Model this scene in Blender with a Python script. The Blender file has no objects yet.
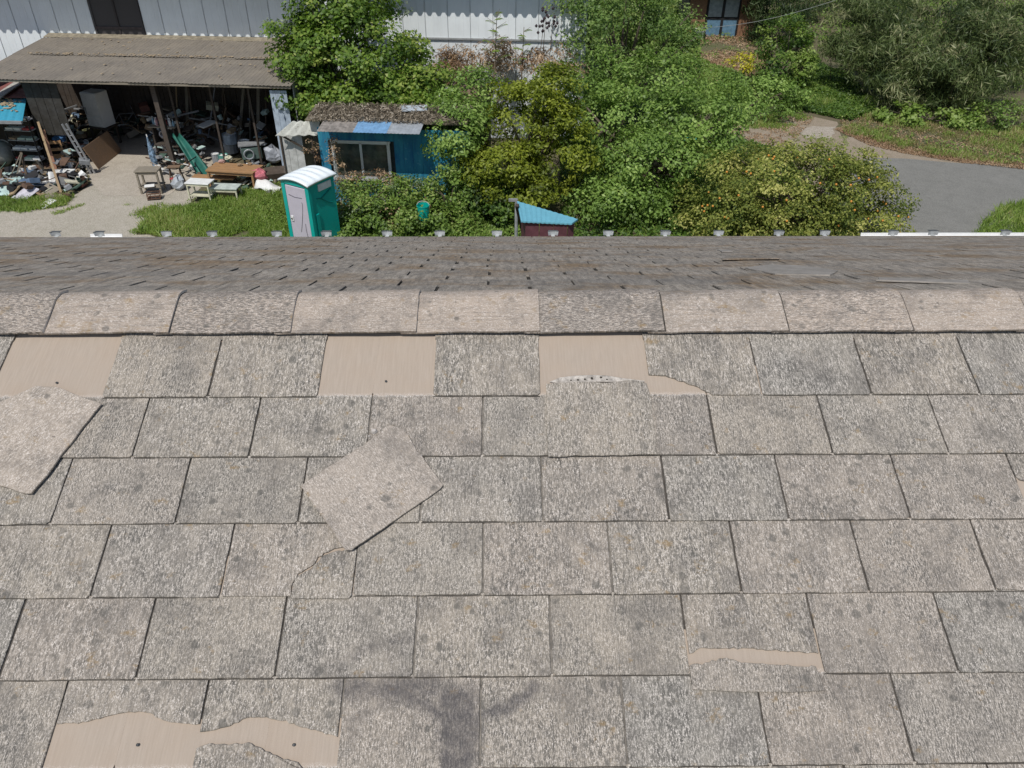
import bpy, math, random
import numpy as np
from mathutils import Matrix, Vector
random.seed(7); np.random.seed(7)
scene = bpy.context.scene
COL = scene.collection
# ---------------------------------------------------------------- camera
FPX = 769.85
RIDGE_Z = 8.894
CAM = np.array([0.04768, -2.00681, 1.10618 + RIDGE_Z])
PITCH, YAW, ROLL = 0.61594, 0.0156, 0.00517
TH = 0.38446
def cam_axes():
    f = np.array([math.sin(YAW)*math.cos(PITCH), math.cos(YAW)*math.cos(PITCH), -math.sin(PITCH)])
    r0 = np.cross(f, [0, 0, 1]); r0 /= np.linalg.norm(r0); u0 = np.cross(r0, f)
    r = math.cos(ROLL)*r0 + math.sin(ROLL)*u0; u = -math.sin(ROLL)*r0 + math.cos(ROLL)*u0
    return r, u, f
AR, AU, AF = cam_axes()
cd = bpy.data.cameras.new('camera'); cam = bpy.data.objects.new('camera', cd); COL.objects.link(cam)
m = Matrix(((AR[0], AU[0], -AF[0], CAM[0]), (AR[1], AU[1], -AF[1], CAM[1]), (AR[2], AU[2], -AF[2], CAM[2]), (0, 0, 0, 1)))
cam.matrix_world = m
cd.sensor_width = 36; cd.lens = FPX/1024*36; cd.clip_start = 0.05; cd.clip_end = 1000
scene.camera = cam
# ---------------------------------------------------------------- light
SUN_EL, SUN_AZ = 58.0, 22.0        # azimuth measured from behind the camera towards the left
sv = Vector((-math.sin(math.radians(SUN_AZ))*math.cos(math.radians(SUN_EL)), -math.cos(math.radians(SUN_AZ))*math.cos(math.radians(SUN_EL)), math.sin(math.radians(SUN_EL))))
sd = bpy.data.lights.new('sun', 'SUN'); so = bpy.data.objects.new('sun', sd); COL.objects.link(so)
sd.energy = 3.6; sd.angle = math.radians(0.53); sd.color = (1, .965, .91)
so.rotation_euler = sv.to_track_quat('Z', 'Y').to_euler()
so.location = (0, 0, 30)
w = bpy.data.worlds.new('World'); scene.world = w; w.use_nodes = True
nt = w.node_tree; sky = nt.nodes.new('ShaderNodeTexSky'); sky.sky_type = 'NISHITA'; sky.sun_disc = False
sky.sun_elevation = math.radians(SUN_EL); sky.sun_rotation = math.atan2(sv.x, sv.y)
nt.links.new(sky.outputs[0], nt.nodes['Background'].inputs[0]); nt.nodes['Background'].inputs[1].default_value = 0.10
scene.view_settings.view_transform = 'Standard'; scene.view_settings.look = 'None'
scene.view_settings.exposure = 0.0; scene.view_settings.gamma = 1.0
try:
    scene.cycles.max_bounces = 6; scene.cycles.diffuse_bounces = 3
except Exception: pass
# ---------------------------------------------------------------- measuring helpers
def ray(x, y): return AF + AR*(x-512)/FPX - AU*(y-384)/FPX
def G(x, y, h=0.0):            # point at height h seen at that place
    d = ray(x, y); return Vector(CAM + d*((h-CAM[2])/d[2]))
def Yp(x, y, yw):              # point on the upright plane at distance yw
    d = ray(x, y); return Vector(CAM + d*((yw-CAM[1])/d[1]))
def near(x, y, off=0.0):       # near roof slope: X and distance down from the ridge
    d = ray(x, y); n = np.array([0, -math.sin(TH), math.cos(TH)]); c = CAM-[0, 0, RIDGE_Z]
    t = (off-c@n)/(d@n); p = c+d*t
    return p[0], -(p[1]*math.cos(TH)+p[2]*math.sin(TH))
def far(x, y, off=0.0):
    d = ray(x, y); n = np.array([0, math.sin(TH), math.cos(TH)]); c = CAM-[0, 0, RIDGE_Z]
    t = (off-c@n)/(d@n); p = c+d*t
    return p[0], p[1]*math.cos(TH)-p[2]*math.sin(TH)
# ---------------------------------------------------------------- object helpers
def tag(o, label=None, cat=None, group=None, kind=None):
    if label: o['label'] = label
    if cat: o['category'] = cat
    if group: o['group'] = group
    if kind: o['kind'] = kind
    return o
def thing(name, label, cat, loc=(0, 0, 0), rz=0, group=None):
    o = bpy.data.objects.new(name, None); COL.objects.link(o); o.empty_display_size = .2
    o.location = loc; o.rotation_euler = (0, 0, rz)
    return tag(o, label, cat, group)
def link(name, me, parent=None, loc=None, rot=None):
    o = bpy.data.objects.new(name, me); COL.objects.link(o)
    if parent: o.parent = parent
    if loc is not None: o.location = loc
    if rot is not None: o.rotation_euler = rot
    return o
class MB:
    def __init__(s): s.v = []; s.f = []; s.uv = None
    def add(s, vs, fs):
        b = len(s.v); s.v += [tuple(p) for p in vs]; s.f += [tuple(i+b for i in f) for f in fs]; return s
    def box(s, c, d, r=None, taper=1.0, bev=0.0):
        x, y, z = d[0]/2, d[1]/2, d[2]/2
        if bev:
            b = min(bev, x*.8, y*.8, z*.8)
            vs = []; 
            for sz, ins in ((-z, b), (-z+b, 0), (z-b, 0), (z, b)):
                X, Y = x-ins, y-ins
                vs += [(-X, -Y, sz), (X, -Y, sz), (X, Y, sz), (-X, Y, sz)]
            fs = [(3, 2, 1, 0), (12, 13, 14, 15)]
            for k in range(3):
                for i in range(4):
                    j = (i+1) % 4; fs.append((k*4+i, k*4+j, k*4+4+j, k*4+4+i))
        else:
            t = taper
            vs = [(-x, -y, -z), (x, -y, -z), (x, y, -z), (-x, y, -z), (-x*t, -y*t, z), (x*t, -y*t, z), (x*t, y*t, z), (-x*t, y*t, z)]
            fs = [(3, 2, 1, 0), (4, 5, 6, 7), (0, 1, 5, 4), (1, 2, 6, 5), (2, 3, 7, 6), (3, 0, 4, 7)]
        M = Matrix.Translation(c) @ (r if r is not None else Matrix.Identity(4))
        return s.add([M @ Vector(p) for p in vs], fs)
    def bar(s, a, b, w, h=None, n=4, w2=None):      # bar or tube from a to b
        a, b = Vector(a), Vector(b); d = (b-a); L = d.length
        if L < 1e-6: return s
        q = d.to_track_quat('Z', 'Y').to_matrix()
        h = h or w; vs = []
        for k, (p, sc) in enumerate(((a, 1), (b, (w2 or w)/w))):
            for i in range(n):
                an = 2*math.pi*i/n + (math.pi/4 if n == 4 else 0); m_ = math.sqrt(2) if n == 4 else 1
                vs.append(p + q @ Vector((math.cos(an)*w/2*m_*sc, math.sin(an)*h/2*m_*sc, 0)))
        fs = [tuple(range(n))[::-1], tuple(range(n, 2*n))]
        fs += [(i, (i+1) % n, n+(i+1) % n, n+i) for i in range(n)]
        return s.add(vs, fs)
    def path(s, pts, r, n=6):
        for a, b in zip(pts[:-1], pts[1:]): s.bar(a, b, r*2, n=n)
        return s
    def lathe(s, prof, n=16, M=None):
        vs = []; 
        for r, z in prof:
            for i in range(n):
                an = 2*math.pi*i/n; p = Vector((r*math.cos(an), r*math.sin(an), z)); vs.append(M @ p if M else p)
        fs = []
        for k in range(len(prof)-1):
            for i in range(n):
                j = (i+1) % n; fs.append((k*n+i, k*n+j, k*n+n+j, k*n+n+i))
        fs.append(tuple(range(n))[::-1]); fs.append(tuple(range((len(prof)-1)*n, len(prof)*n)))
        return s.add(vs, fs)
    def ring(s, c, R, r, n=18, k=6, M=None):
        vs = []; 
        for i in range(n):
            a = 2*math.pi*i/n
            for j in range(k):
                b = 2*math.pi*j/k; p = Vector(((R+r*math.cos(b))*math.cos(a), (R+r*math.cos(b))*math.sin(a), r*math.sin(b)))
                if M: p = M @ p
                vs.append(Vector(c)+p)
        fs = [(i*k+j, ((i+1) % n)*k+j, ((i+1) % n)*k+(j+1) % k, i*k+(j+1) % k) for i in range(n) for j in range(k)]
        return s.add(vs, fs)
    def sheet(s, fn, nu, nv, th=0.0):   # fn(u,v)->point, u,v in 0..1
        vs = [fn(i/nu, j/nv) for j in range(nv+1) for i in range(nu+1)]
        W = nu+1; fs = [(j*W+i, j*W+i+1, (j+1)*W+i+1, (j+1)*W+i) for j in range(nv) for i in range(nu)]
        s.add(vs, fs)
        if th:
            vs2 = [Vector(p)-Vector((0, 0, th)) for p in vs]; s.add(vs2, [f[::-1] for f in fs])
            b = len(s.v)-len(vs); a = b-len(vs)
            edge = [i for i in range(W)] + [j*W+nu for j in range(1, nv+1)] + [nv*W+i for i in range(nu-1, -1, -1)] + [j*W for j in range(nv-1, 0, -1)]
            for i in range(len(edge)):
                e0, e1 = edge[i], edge[(i+1) % len(edge)]; s.f.append((a+e1, a+e0, b+e0, b+e1))
        return s
    def mesh(s, name, mat, smooth=False):
        me = bpy.data.meshes.new(name); me.from_pydata([tuple(p) for p in s.v], [], s.f); me.update()
        if mat: me.materials.append(mat)
        if smooth: me.polygons.foreach_set('use_smooth', [True]*len(me.polygons))
        return me
    def build(s, name, mat, parent=None, loc=None, rot=None, smooth=False):
        return link(name, s.mesh(name, mat, smooth), parent, loc, rot)
def Rx(a): return Matrix.Rotation(a, 4, 'X')
def Ry(a): return Matrix.Rotation(a, 4, 'Y')
def Rz(a): return Matrix.Rotation(a, 4, 'Z')
# ---------------------------------------------------------------- node helpers
class NT:
    def __init__(s, name):
        s.m = bpy.data.materials.new(name); s.m.use_nodes = True; s.t = s.m.node_tree; s.n = s.t.nodes
        s.b = s.n['Principled BSDF']; s.b.inputs['Roughness'].default_value = .85
        s.b.inputs['Specular IOR Level'].default_value = .3
    def node(s, t, **k):
        n = s.n.new(t)
        for a, v in k.items(): setattr(n, a, v)
        return n
    def set(s, sock, v):
        if isinstance(v, bpy.types.NodeSocket): s.t.links.new(v, sock)
        elif v is not None: sock.default_value = v
    def math(s, op, a, b=None, c=None, clamp=False):
        n = s.node('ShaderNodeMath', operation=op, use_clamp=clamp); s.set(n.inputs[0], a)
        if b is not None: s.set(n.inputs[1], b)
        if c is not None: s.set(n.inputs[2], c)
        return n.outputs[0]
    def mix(s, fac, a, b, mode='MIX'):
        n = s.node('ShaderNodeMix', data_type='RGBA', blend_type=mode); s.set(n.inputs[0], fac)
        for i, v in ((6, a), (7, b)):
            if isinstance(v, tuple) and len(v) == 3: v = v+(1,)
            s.set(n.inputs[i], v)
        return n.outputs[2]
    def noise(s, vec, scale, detail=2, rough=.5, w=None, dist=0):
        n = s.node('ShaderNodeTexNoise')
        if w is not None: n.noise_dimensions = '4D'; s.set(n.inputs['W'], w)
        s.set(n.inputs['Vector'], vec); n.inputs['Scale'].default_value = scale; n.inputs['Detail'].default_value = detail
        n.inputs['Roughness'].default_value = rough; n.inputs['Distortion'].default_value = dist
        return n.outputs[0]
    def ramp(s, v, lo, hi):
        n = s.node('ShaderNodeMapRange'); n.clamp = True; s.set(n.inputs[0], v); n.inputs[1].default_value = lo; n.inputs[2].default_value = hi
        return n.outputs[0]
    def mul(s, vec, k):
        n = s.node('ShaderNodeVectorMath', operation='MULTIPLY'); s.set(n.inputs[0], vec); n.inputs[1].default_value = k; return n.outputs[0]
    def pos(s): return s.node('ShaderNodeNewGeometry').outputs['Position']
    def obj(s): return s.node('ShaderNodeTexCoord').outputs['Object']
    def rnd(s): return s.node('ShaderNodeObjectInfo').outputs['Random']
    def bump(s, h, strength=.5, dist=.01):
        n = s.node('ShaderNodeBump'); n.inputs['Strength'].default_value = strength; n.inputs['Distance'].default_value = dist
        s.set(n.inputs['Height'], h); s.set(s.b.inputs['Normal'], n.outputs[0])
    def col(s, c): s.set(s.b.inputs['Base Color'], c if not (isinstance(c, tuple) and len(c) == 3) else c+(1,))
_pm = {}
def plain(name, c, rough=.7, metal=0.0, var=.18, dirt=.25, scale=6.0, spec=.3):
    """weathered plain paint / wood / plastic with mottling and dirt"""
    if name in _pm: return _pm[name]
    k = NT(name); p = k.obj(); r = k.rnd()
    n1 = k.noise(p, scale, 4, .6, w=k.math('MULTIPLY', r, 17)); n2 = k.noise(p, scale*6, 3, .6, w=r)
    c2 = tuple(max(0, x*(1-var*2)) for x in c); c1 = tuple(min(1, x*(1+var*.6)) for x in c)
    a = k.mix(k.ramp(n1, .3, .7), c1, c2); d = k.mix(k.math('MULTIPLY', k.ramp(n2, .55, .75), dirt), a, (.12, .10, .075))
    k.col(d); k.b.inputs['Roughness'].default_value = rough; k.b.inputs['Metallic'].default_value = metal
    k.b.inputs['Specular IOR Level'].default_value = spec
    k.bump(n2, .25, .004); _pm[name] = k.m; return k.m
def wood(name, c, rough=.8):
    if name in _pm: return _pm[name]
    k = NT(name); p = k.obj(); r = k.math('MULTIPLY', k.rnd(), 13)
    g = k.noise(k.mul(p, (3, 30, 30)), 1.5, 4, .6, w=r); g2 = k.noise(p, 5, 3, .6, w=r)
    a = k.mix(k.ramp(g, .3, .7), c, tuple(x*.55 for x in c)); a = k.mix(k.ramp(g2, .45, .75), a, tuple(x*.6+.03 for x in c))
    k.col(a); k.b.inputs['Roughness'].default_value = rough; k.bump(g, .3, .003); _pm[name] = k.m; return k.m
# ---------------------------------------------------------------- slate material
def slate_material(name, near_side=True, cap=False, far_side=False, loose=False, grim=0.0):
    k = NT(name); uv = k.node('ShaderNodeUVMap'); uv.uv_map = 'UVMap'
    sp = k.node('ShaderNodeSeparateXYZ'); k.set(sp.inputs[0], uv.outputs[0]); u, v = sp.outputs[0], sp.outputs[1]
    idx = k.math('FLOOR', k.math('ADD', k.math('DIVIDE', u, 10.0), .5))
    wn = k.node('ShaderNodeTexWhiteNoise', noise_dimensions='1D'); k.set(wn.inputs['W'], k.math('ADD', idx, k.math('MULTIPLY', k.rnd(), 91.7)))
    rnd = wn.outputs[0]; W = k.math('MULTIPLY', rnd, 37.0)
    rnd2 = k.node('ShaderNodeTexWhiteNoise', noise_dimensions='1D'); k.set(rnd2.inputs['W'], k.math('ADD', k.math('MULTIPLY', rnd, 91.3), 5.0)); rnd2 = rnd2.outputs[0]
    if cap: st = (75, 300, 1)
    else: st = (340, 95, 1)
    V = uv.outputs[0]
    big = k.noise(V, 7.0, 4, .6, w=W)
    mid = k.noise(V, 24.0, 4, .65, w=W)
    streak = k.noise(k.mul(V, st), 1.0, 3, .65, w=W, dist=.4)
    grain = k.noise(k.mul(V, (480, 300, 1) if not cap else (300, 430, 1)), 1.0, 2, .7, w=W)
    blotch = k.noise(k.mul(V, (45, 38, 1)), 1.0, 4, .7, w=W)
    tone = k.math('ADD', k.math('MULTIPLY', rnd, .55), k.math('MULTIPLY', k.ramp(big, .3, .7), .45))
    if cap: base = k.mix(tone, (.41, .335, .27), (.29, .25, .21))
    elif loose: base = k.mix(tone, (.40, .34, .28), (.37, .32, .27))
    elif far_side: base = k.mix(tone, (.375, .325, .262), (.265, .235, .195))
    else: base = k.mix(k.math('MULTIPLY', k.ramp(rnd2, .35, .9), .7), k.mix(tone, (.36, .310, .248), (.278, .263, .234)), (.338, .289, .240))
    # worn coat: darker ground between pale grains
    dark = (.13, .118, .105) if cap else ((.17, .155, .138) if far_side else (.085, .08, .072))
    dm = k.math('MULTIPLY', k.ramp(streak, .46, .56), k.math('MULTIPLY_ADD', k.math('ADD', k.math('MULTIPLY', k.ramp(blotch, .30, .68), .6), k.math('MULTIPLY', k.ramp(big, .36, .62), .5)), .85, .08))
    if grim: dm = k.math('MAXIMUM', k.math('MULTIPLY', dm, 1.0), k.math('MULTIPLY', k.ramp(streak, .44, .56), grim))
    if loose: dm = k.math('MULTIPLY', dm, .5)
    if cap and not grim: dm = k.math('MULTIPLY', dm, k.math('MULTIPLY_ADD', k.math('POWER', rnd2, 1.5), 1.2, .12))
    a = k.mix(dm, base, dark)
    a = k.mix(k.math('MULTIPLY', k.ramp(mid, .56, .74), k.math('MULTIPLY_ADD', rnd2, .5, .1 if not cap else 0)), a, (.13, .125, .115))
    comb = k.noise(k.mul(V, (185, 9, 1) if not cap else (8, 150, 1)), 1.0, 2, .5, w=k.math('ADD', W, 51))
    a = k.mix(k.math('MULTIPLY', k.ramp(comb, .50, .66), .38 if not loose else .1), a, dark)
    fleck = k.math('MULTIPLY', k.ramp(k.math('ADD', k.math('MULTIPLY', grain, .65), k.math('MULTIPLY', k.math('SUBTRACT', 1.0, streak), .35)), .525, .575), k.math('MULTIPLY_ADD', k.ramp(blotch, .35, .65), .6, .4))
    if far_side: fleck = k.math('MULTIPLY', fleck, .55)
    a = k.mix(k.math('MULTIPLY', fleck, .85), a, (.68, .62, .56))
    pit = k.ramp(k.noise(k.mul(V, (330, 260, 1)), 1.0, 2, .7, w=k.math('ADD', W, 9)), .60, .68)
    a = k.mix(k.math('MULTIPLY', pit, .6), a, (.08, .075, .07))
    a = k.mix(k.math('MULTIPLY', k.ramp(k.noise(V, 10, 5, .7, w=k.math('ADD', W, 31)), .48, .68), .55 if not far_side else .2), a, (.12, .11, .10))
    # round lichen spots
    vo = k.node('ShaderNodeTexVoronoi', voronoi_dimensions='2D'); wob = k.noise(V, 90, 2, .6)
    vv = k.node('ShaderNodeVectorMath', operation='ADD'); k.set(vv.inputs[0], V); cmb = k.node('ShaderNodeCombineXYZ'); k.set(cmb.inputs[0], k.math('MULTIPLY_ADD', rnd, 7.0, k.math('MULTIPLY', wob, .012))); k.set(cmb.inputs[1], k.math('MULTIPLY_ADD', rnd2, 3.0, k.math('MULTIPLY', wob, -.012))); k.set(vv.inputs[1], cmb.outputs[0])
    k.set(vo.inputs['Vector'], vv.outputs[0]); vo.inputs['Scale'].default_value = 26
    sc_ = k.node('ShaderNodeSeparateColor'); k.set(sc_.inputs[0], vo.outputs['Color'])
    rad = k.math('MULTIPLY_ADD', k.math('POWER', sc_.outputs[0], 2.0), .36, -.06)
    spot = k.math('MULTIPLY', k.ramp(k.math('SUBTRACT', rad, vo.outputs['Distance']), -.06, .06), k.ramp(k.noise(V, 9, 2, .5, w=k.math('ADD', W, 3)), .44, .58))
    a = k.mix(k.math('MULTIPLY', spot, .62), a, (.10, .095, .085))
    if not far_side:
        speck = k.math('MULTIPLY', k.ramp(k.noise(k.mul(V, (95, 85, 1)), 1.0, 3, .6, w=k.math('ADD', W, 77)), .62, .69), k.ramp(k.noise(V, 14, 3, .6, w=k.math('ADD', W, 5)), .42, .62))
        a = k.mix(k.math('MULTIPLY', speck, .7), a, (.075, .07, .062))
    # ochre lichen patches, low on the piece
    och = k.ramp(k.noise(k.mul(V, (16, 22, 1)), 1.0, 5, .72, w=k.math('ADD', W, 21)), .60 if not cap else .57, .68)
    if far_side: och = k.math('MULTIPLY', k.ramp(k.noise(k.mul(k.pos(), (1, 1.6, 1)), 2.0, 5, .7), .48, .62), .9)
    a = k.mix(k.math('MULTIPLY', och, .6 if not far_side else .9), a, (.25, .165, .07) if not far_side else (.22, .15, .085))
    if far_side:
        fs = k.noise(k.mul(V, (46, 9, 1)), 1.0, 4, .75, w=W)
        a = k.mix(k.math('MULTIPLY', k.ramp(fs, .45, .62), .6), a, (.10, .092, .085)); a = k.mix(k.math('MULTIPLY', k.ramp(fs, .45, .33), .45), a, (.42, .38, .34))
        a = k.mix(k.math('MULTIPLY', k.ramp(k.noise(k.mul(k.pos(), (1, 4, 1)), 1.1, 4, .6), .5, .7), .4), a, (.12, .118, .115))
    if not cap and not loose:
        # part that lay under the row above: clean, smooth, beige; far side painted dark to blacken its slots
        edge = k.math('ADD', v, k.math('MULTIPLY', k.math('SUBTRACT', k.noise(V, 60, 3, .6, w=W), .5), .018))
        clean = k.ramp(edge, .184, .188)
        fine = k.noise(k.mul(V, (220, 14, 1)), 1.0, 3, .6, w=W); soft = k.noise(V, 12, 3, .5, w=W)
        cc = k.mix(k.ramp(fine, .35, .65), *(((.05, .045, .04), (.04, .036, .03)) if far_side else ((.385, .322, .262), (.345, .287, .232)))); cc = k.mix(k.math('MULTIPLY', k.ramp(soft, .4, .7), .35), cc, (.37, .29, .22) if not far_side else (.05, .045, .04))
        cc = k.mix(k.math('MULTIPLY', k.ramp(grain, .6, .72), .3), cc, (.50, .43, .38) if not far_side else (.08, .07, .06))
        rim = k.math('MULTIPLY', k.math('MULTIPLY', k.ramp(edge, .180, .185), k.math('SUBTRACT', 1.0, k.ramp(edge, .186, .196))), k.ramp(grain, .45, .6))
        a = k.mix(clean, a, cc); a = k.mix(k.math('MULTIPLY', rim, .5), a, (.7, .66, .62) if not far_side else (.1, .1, .1))
    if near_side and not cap:
        # sooty water stains that run over several tiles
        P = k.pos(); s3 = k.node('ShaderNodeSeparateXYZ'); k.set(s3.inputs[0], P)
        X = s3.outputs[0]; S = k.math('DIVIDE', k.math('MULTIPLY', s3.outputs[1], -1.0), math.cos(TH))
        wob2 = k.math('MULTIPLY', k.math('SUBTRACT', k.noise(P, 14, 4, .65), .5), .10)
        m_all = None
        def soft_or(m0, m1): return m1 if m0 is None else k.math('MAXIMUM', m0, m1)
        X0, S0 = near(459, 680); X1, _ = near(459, 768)
        d = k.math('ABSOLUTE', k.math('ADD', k.math('SUBTRACT', X, X0), wob2))
        band = k.math('MULTIPLY', k.math('SUBTRACT', 1.0, k.ramp(d, .03, .055)), k.ramp(S, S0-.01, S0+.03))
        m_all = soft_or(m_all, band)
        def seg(p0, p1, w0, w1):
            ax, as_ = near(*p0); bx, bs = near(*p1); dx_, ds_ = bx-ax, bs-as_; L2 = dx_*dx_+ds_*ds_
            qx, qs = k.math('SUBTRACT', X, ax), k.math('SUBTRACT', S, as_)
            tt = k.math('DIVIDE', k.math('ADD', k.math('MULTIPLY', qx, dx_), k.math('MULTIPLY', qs, ds_)), L2, clamp=True)
            ex_, es_ = k.math('SUBTRACT', qx, k.math('MULTIPLY', tt, dx_)), k.math('SUBTRACT', qs, k.math('MULTIPLY', tt, ds_))
            dd = k.math('SQRT', k.math('ADD', k.math('MULTIPLY', ex_, ex_), k.math('MULTIPLY', es_, es_)))
            return k.math('SUBTRACT', 1.0, k.ramp(k.math('ADD', dd, k.math('MULTIPLY', wob2, .35)), w0, w1))
        for pts, wt, w0, w1 in (([(365, 684), (400, 690), (440, 714), (462, 722)], 1.0, .006, .026), ([(478, 716), (510, 707), (535, 686)], .9, .004, .022), ([(342, 668), (365, 648), (408, 638)], .5, .002, .02), ([(345, 688), (428, 687)], .8, .012, .04), ([(350, 722), (385, 702), (400, 692)], .45, .003, .02)):
            for p0, p1 in zip(pts[:-1], pts[1:]): m_all = soft_or(m_all, k.math('MULTIPLY', seg(p0, p1, w0, w1), wt))
        a = k.mix(k.math('MULTIPLY', k.math('MULTIPLY', m_all, k.math('MULTIPLY_ADD', k.ramp(blotch, .3, .6), .5, .5)), .80), a, (.075, .07, .072))
    k.col(a); k.b.inputs['Roughness'].default_value = .92; k.b.inputs['Specular IOR Level'].default_value = .15
    h = k.math('ADD', k.math('MULTIPLY', streak, -.6), k.math('MULTIPLY', grain, .5))
    if not cap and not loose: h = k.math('MULTIPLY', h, k.math('SUBTRACT', 1.0, k.math('MULTIPLY', clean, .85)))
    k.bump(h, .55, .0018)
    return k.m
M_SLATE = slate_material('weathered_slate')
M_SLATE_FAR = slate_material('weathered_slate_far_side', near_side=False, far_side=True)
M_LOOSE = slate_material('weathered_slate_loose', near_side=False, loose=True)
M_CAP = slate_material('weathered_ridge_slate', cap=True)
M_CAP_DARK = slate_material('grimy_ridge_slate', cap=True, grim=.85)
M_FELT = plain('roof_underlay', (.05, .045, .04), .95)
M_DARK = plain('near_black_iron', (.02, .02, .02), .6)
M_GALV = plain('galvanised_metal', (.55, .57, .57), .45, .25, .1, .25, 20)
M_GUTTER = plain('white_gutter_plastic', (.75, .75, .73), .4, 0, .05, .2)
# ---------------------------------------------------------------- the house the camera hovers over
house = thing('house', 'house roof of worn grey cement slates, ridge running right across the photo', 'house', (0, 0, 0))
NX0, NX1 = -7.5, 8.0
EAVE_S = 4.318
ct, st_ = math.cos(TH), math.sin(TH)
def slope_matrix(side):    # local x along ridge, y up the slope, z off the slope
    if side < 0: ax, ay, az = Vector((1, 0, 0)), Vector((0, ct, st_)), Vector((0, -st_, ct))
    else: ax, ay, az = Vector((-1, 0, 0)), Vector((0, -ct, st_)), Vector((0, st_, ct))
    M = Matrix((ax, ay, az)).transposed().to_4x4(); M.translation = Vector((0, 0, RIDGE_Z)); return M
MN, MF = slope_matrix(-1), slope_matrix(1)
T = .0052; TILT = (T+.0006)/.182; ZL = -.0165; U0 = .414*TILT+.0006+ZL   # thickness, tilt, height of the underside at the butt
def roof_base(name, M, sgn):
    b = MB(); x0_, x1_ = min(sgn*NX0, sgn*NX1), max(sgn*NX0, sgn*NX1)
    b.add([M @ Vector(p) for z in (-.002+ZL, -.05+ZL) for p in ((x0_, 0, z), (x1_, 0, z), (x1_, -EAVE_S+.03, z), (x0_, -EAVE_S+.03, z))],
          [(3, 2, 1, 0), (4, 5, 6, 7), (0, 1, 5, 4), (1, 2, 6, 5), (2, 3, 7, 6), (3, 0, 4, 7)])
    return b.build(name, M_FELT, house)
near_slope = roof_base('near_roof_slope', MN, 1); far_slope = roof_base('far_roof_slope', MF, -1)
_ti = [0]
def ragged(p, q, step=.02, amp=.0012, rough=False):
    """points from p towards q (q left out) with a chipped edge"""
    p, q = np.array(p), np.array(q); L = np.linalg.norm(q-p); n = max(1, int(L/step)); t = (q-p)/max(L, 1e-6); nn = np.array([-t[1], t[0]])
    out = []
    for i in range(n):
        o = p+(q-p)*i/n
        if i > 0: o = o+nn*random.gauss(0, amp)
        out.append(tuple(o))
    return out
def tile_mesh(outline, plane=True, lift=0.0, th=T, chamf=.0013, d0=0.0):
    """outline: (x, d) points, d measured up from the butt; returns mesh data in slope coordinates relative to the butt's centre"""
    pts = np.array(outline); c = pts.mean(0)
    area = 0.5*np.sum(pts[:, 0]*np.roll(pts[:, 1], -1)-np.roll(pts[:, 0], -1)*pts[:, 1])
    if area < 0: pts = pts[::-1]
    n = len(pts)
    nxt, prv = np.roll(pts, -1, 0), np.roll(pts, 1, 0); tn = nxt-prv; tn /= np.linalg.norm(tn, axis=1)[:, None]+1e-9
    inn = np.stack([-tn[:, 1], tn[:, 0]], 1)
    ins = pts+inn*np.where(pts[:, 1:2] > .189, .00002, chamf)
    def zz(p): return (U0-TILT*p[:, 1] if plane else np.zeros(len(p)))+lift
    vs = [(a, b, z) for (a, b), z in zip(pts, zz(pts))] + [(a, b, z+th-chamf*.8) for (a, b), z in zip(pts, zz(pts))] + [(a, b, z+th) for (a, b), z in zip(ins, zz(ins))]
    fs = [tuple(range(n))[::-1]] + [(i, (i+1) % n, n+(i+1) % n, n+i) for i in range(n)] + [(n+i, n+(i+1) % n, 2*n+(i+1) % n, 2*n+i) for i in range(n)] + [tuple(range(2*n, 3*n))]
    return vs, fs
def put_tile(parent, M, outline, s_butt, plane=True, lift=0.0, mat=None, th=T, uvfn=None, name='roof_tile', extra=None, label=None, jig=True):
    vs, fs = tile_mesh(outline, plane, lift, th)
    me = bpy.data.meshes.new(name); me.from_pydata(vs, [], fs); me.update(); me.materials.append(mat or M_SLATE)
    _ti[0] += 1; off = 10.0*_ti[0]
    uvl = me.uv_layers.new(name='UVMap'); co = np.empty(len(me.loops), dtype=np.int32); me.loops.foreach_get('vertex_index', co)
    va = np.array(vs); uvs = va[co][:, :2].copy()
    if uvfn is not None: uvs = uvfn(uvs)
    uvs[:, 0] = np.clip(uvs[:, 0]-uvs[:, 0].mean(), -4, 4)+off
    uvl.data.foreach_set('uv', uvs.astype(np.float32).ravel())
    o = link(name, me, parent)
    X = M @ Matrix.Translation((0, -s_butt, 0))
    if extra is not None: X = X @ extra
    o.matrix_world = X
    if label: o['label'] = label
    return o
S1 = .34269
UP = [.414]
def tile_outline(x0, x1, rnd=True, gap=.0024, up=None, cut=None, cut_right=None, corner=.004):
    """x0..x1 between slot centres; slots are cut up to d=.20, above that neighbours touch"""
    a, b = x0+gap*random.uniform(.7, 1.3), x1-gap*random.uniform(.7, 1.3)
    jb = random.gauss(0, .0008); ja = random.gauss(0, .0008)
    c = corner*random.uniform(.6, 1.8)
    o = []; up = UP[0]
    if cut is None:
        o += [(a, c+ja)] + ragged((a+c, ja), (b-c, jb), .03, .0009) + [(b-c, jb), (b, c+jb)]
    else: o += cut(a, b)
    o += ragged((b, max(c, .01)+.004), (b, .186), .03, .0006)[0 if cut_right is None else 0:]
    o += [(b, .190), (x1-.00003, .196), (x1-.00003, up), (x0+.00003, up), (x0+.00003, .196), (a, .190)]
    o += ragged((a, .186), (a, max(c, .01)+.004), .03, .0006)
    return o
row_px = {1: ([101, 207.5, 318, 432, 541, 650.5, 762, 871.5, 980], 394.5), 2: ([132, 249, 366, 482, 600, 717, 833, 949], 455.5), 3: ([50, 175, 298, 420, 543, 669.5, 789, 911], 521.5),
          4: ([90, 220, 352, 483, 613, 742, 869, 996], 595), 5: ([-2, 136, 274.5, 413, 552, 691, 824, 958], 676.5), 6: ([41, 191, 335, 480, 628, 771, 915], 766)}
def s_of(k): return S1+(k-1)*.182
rows = {}
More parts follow.
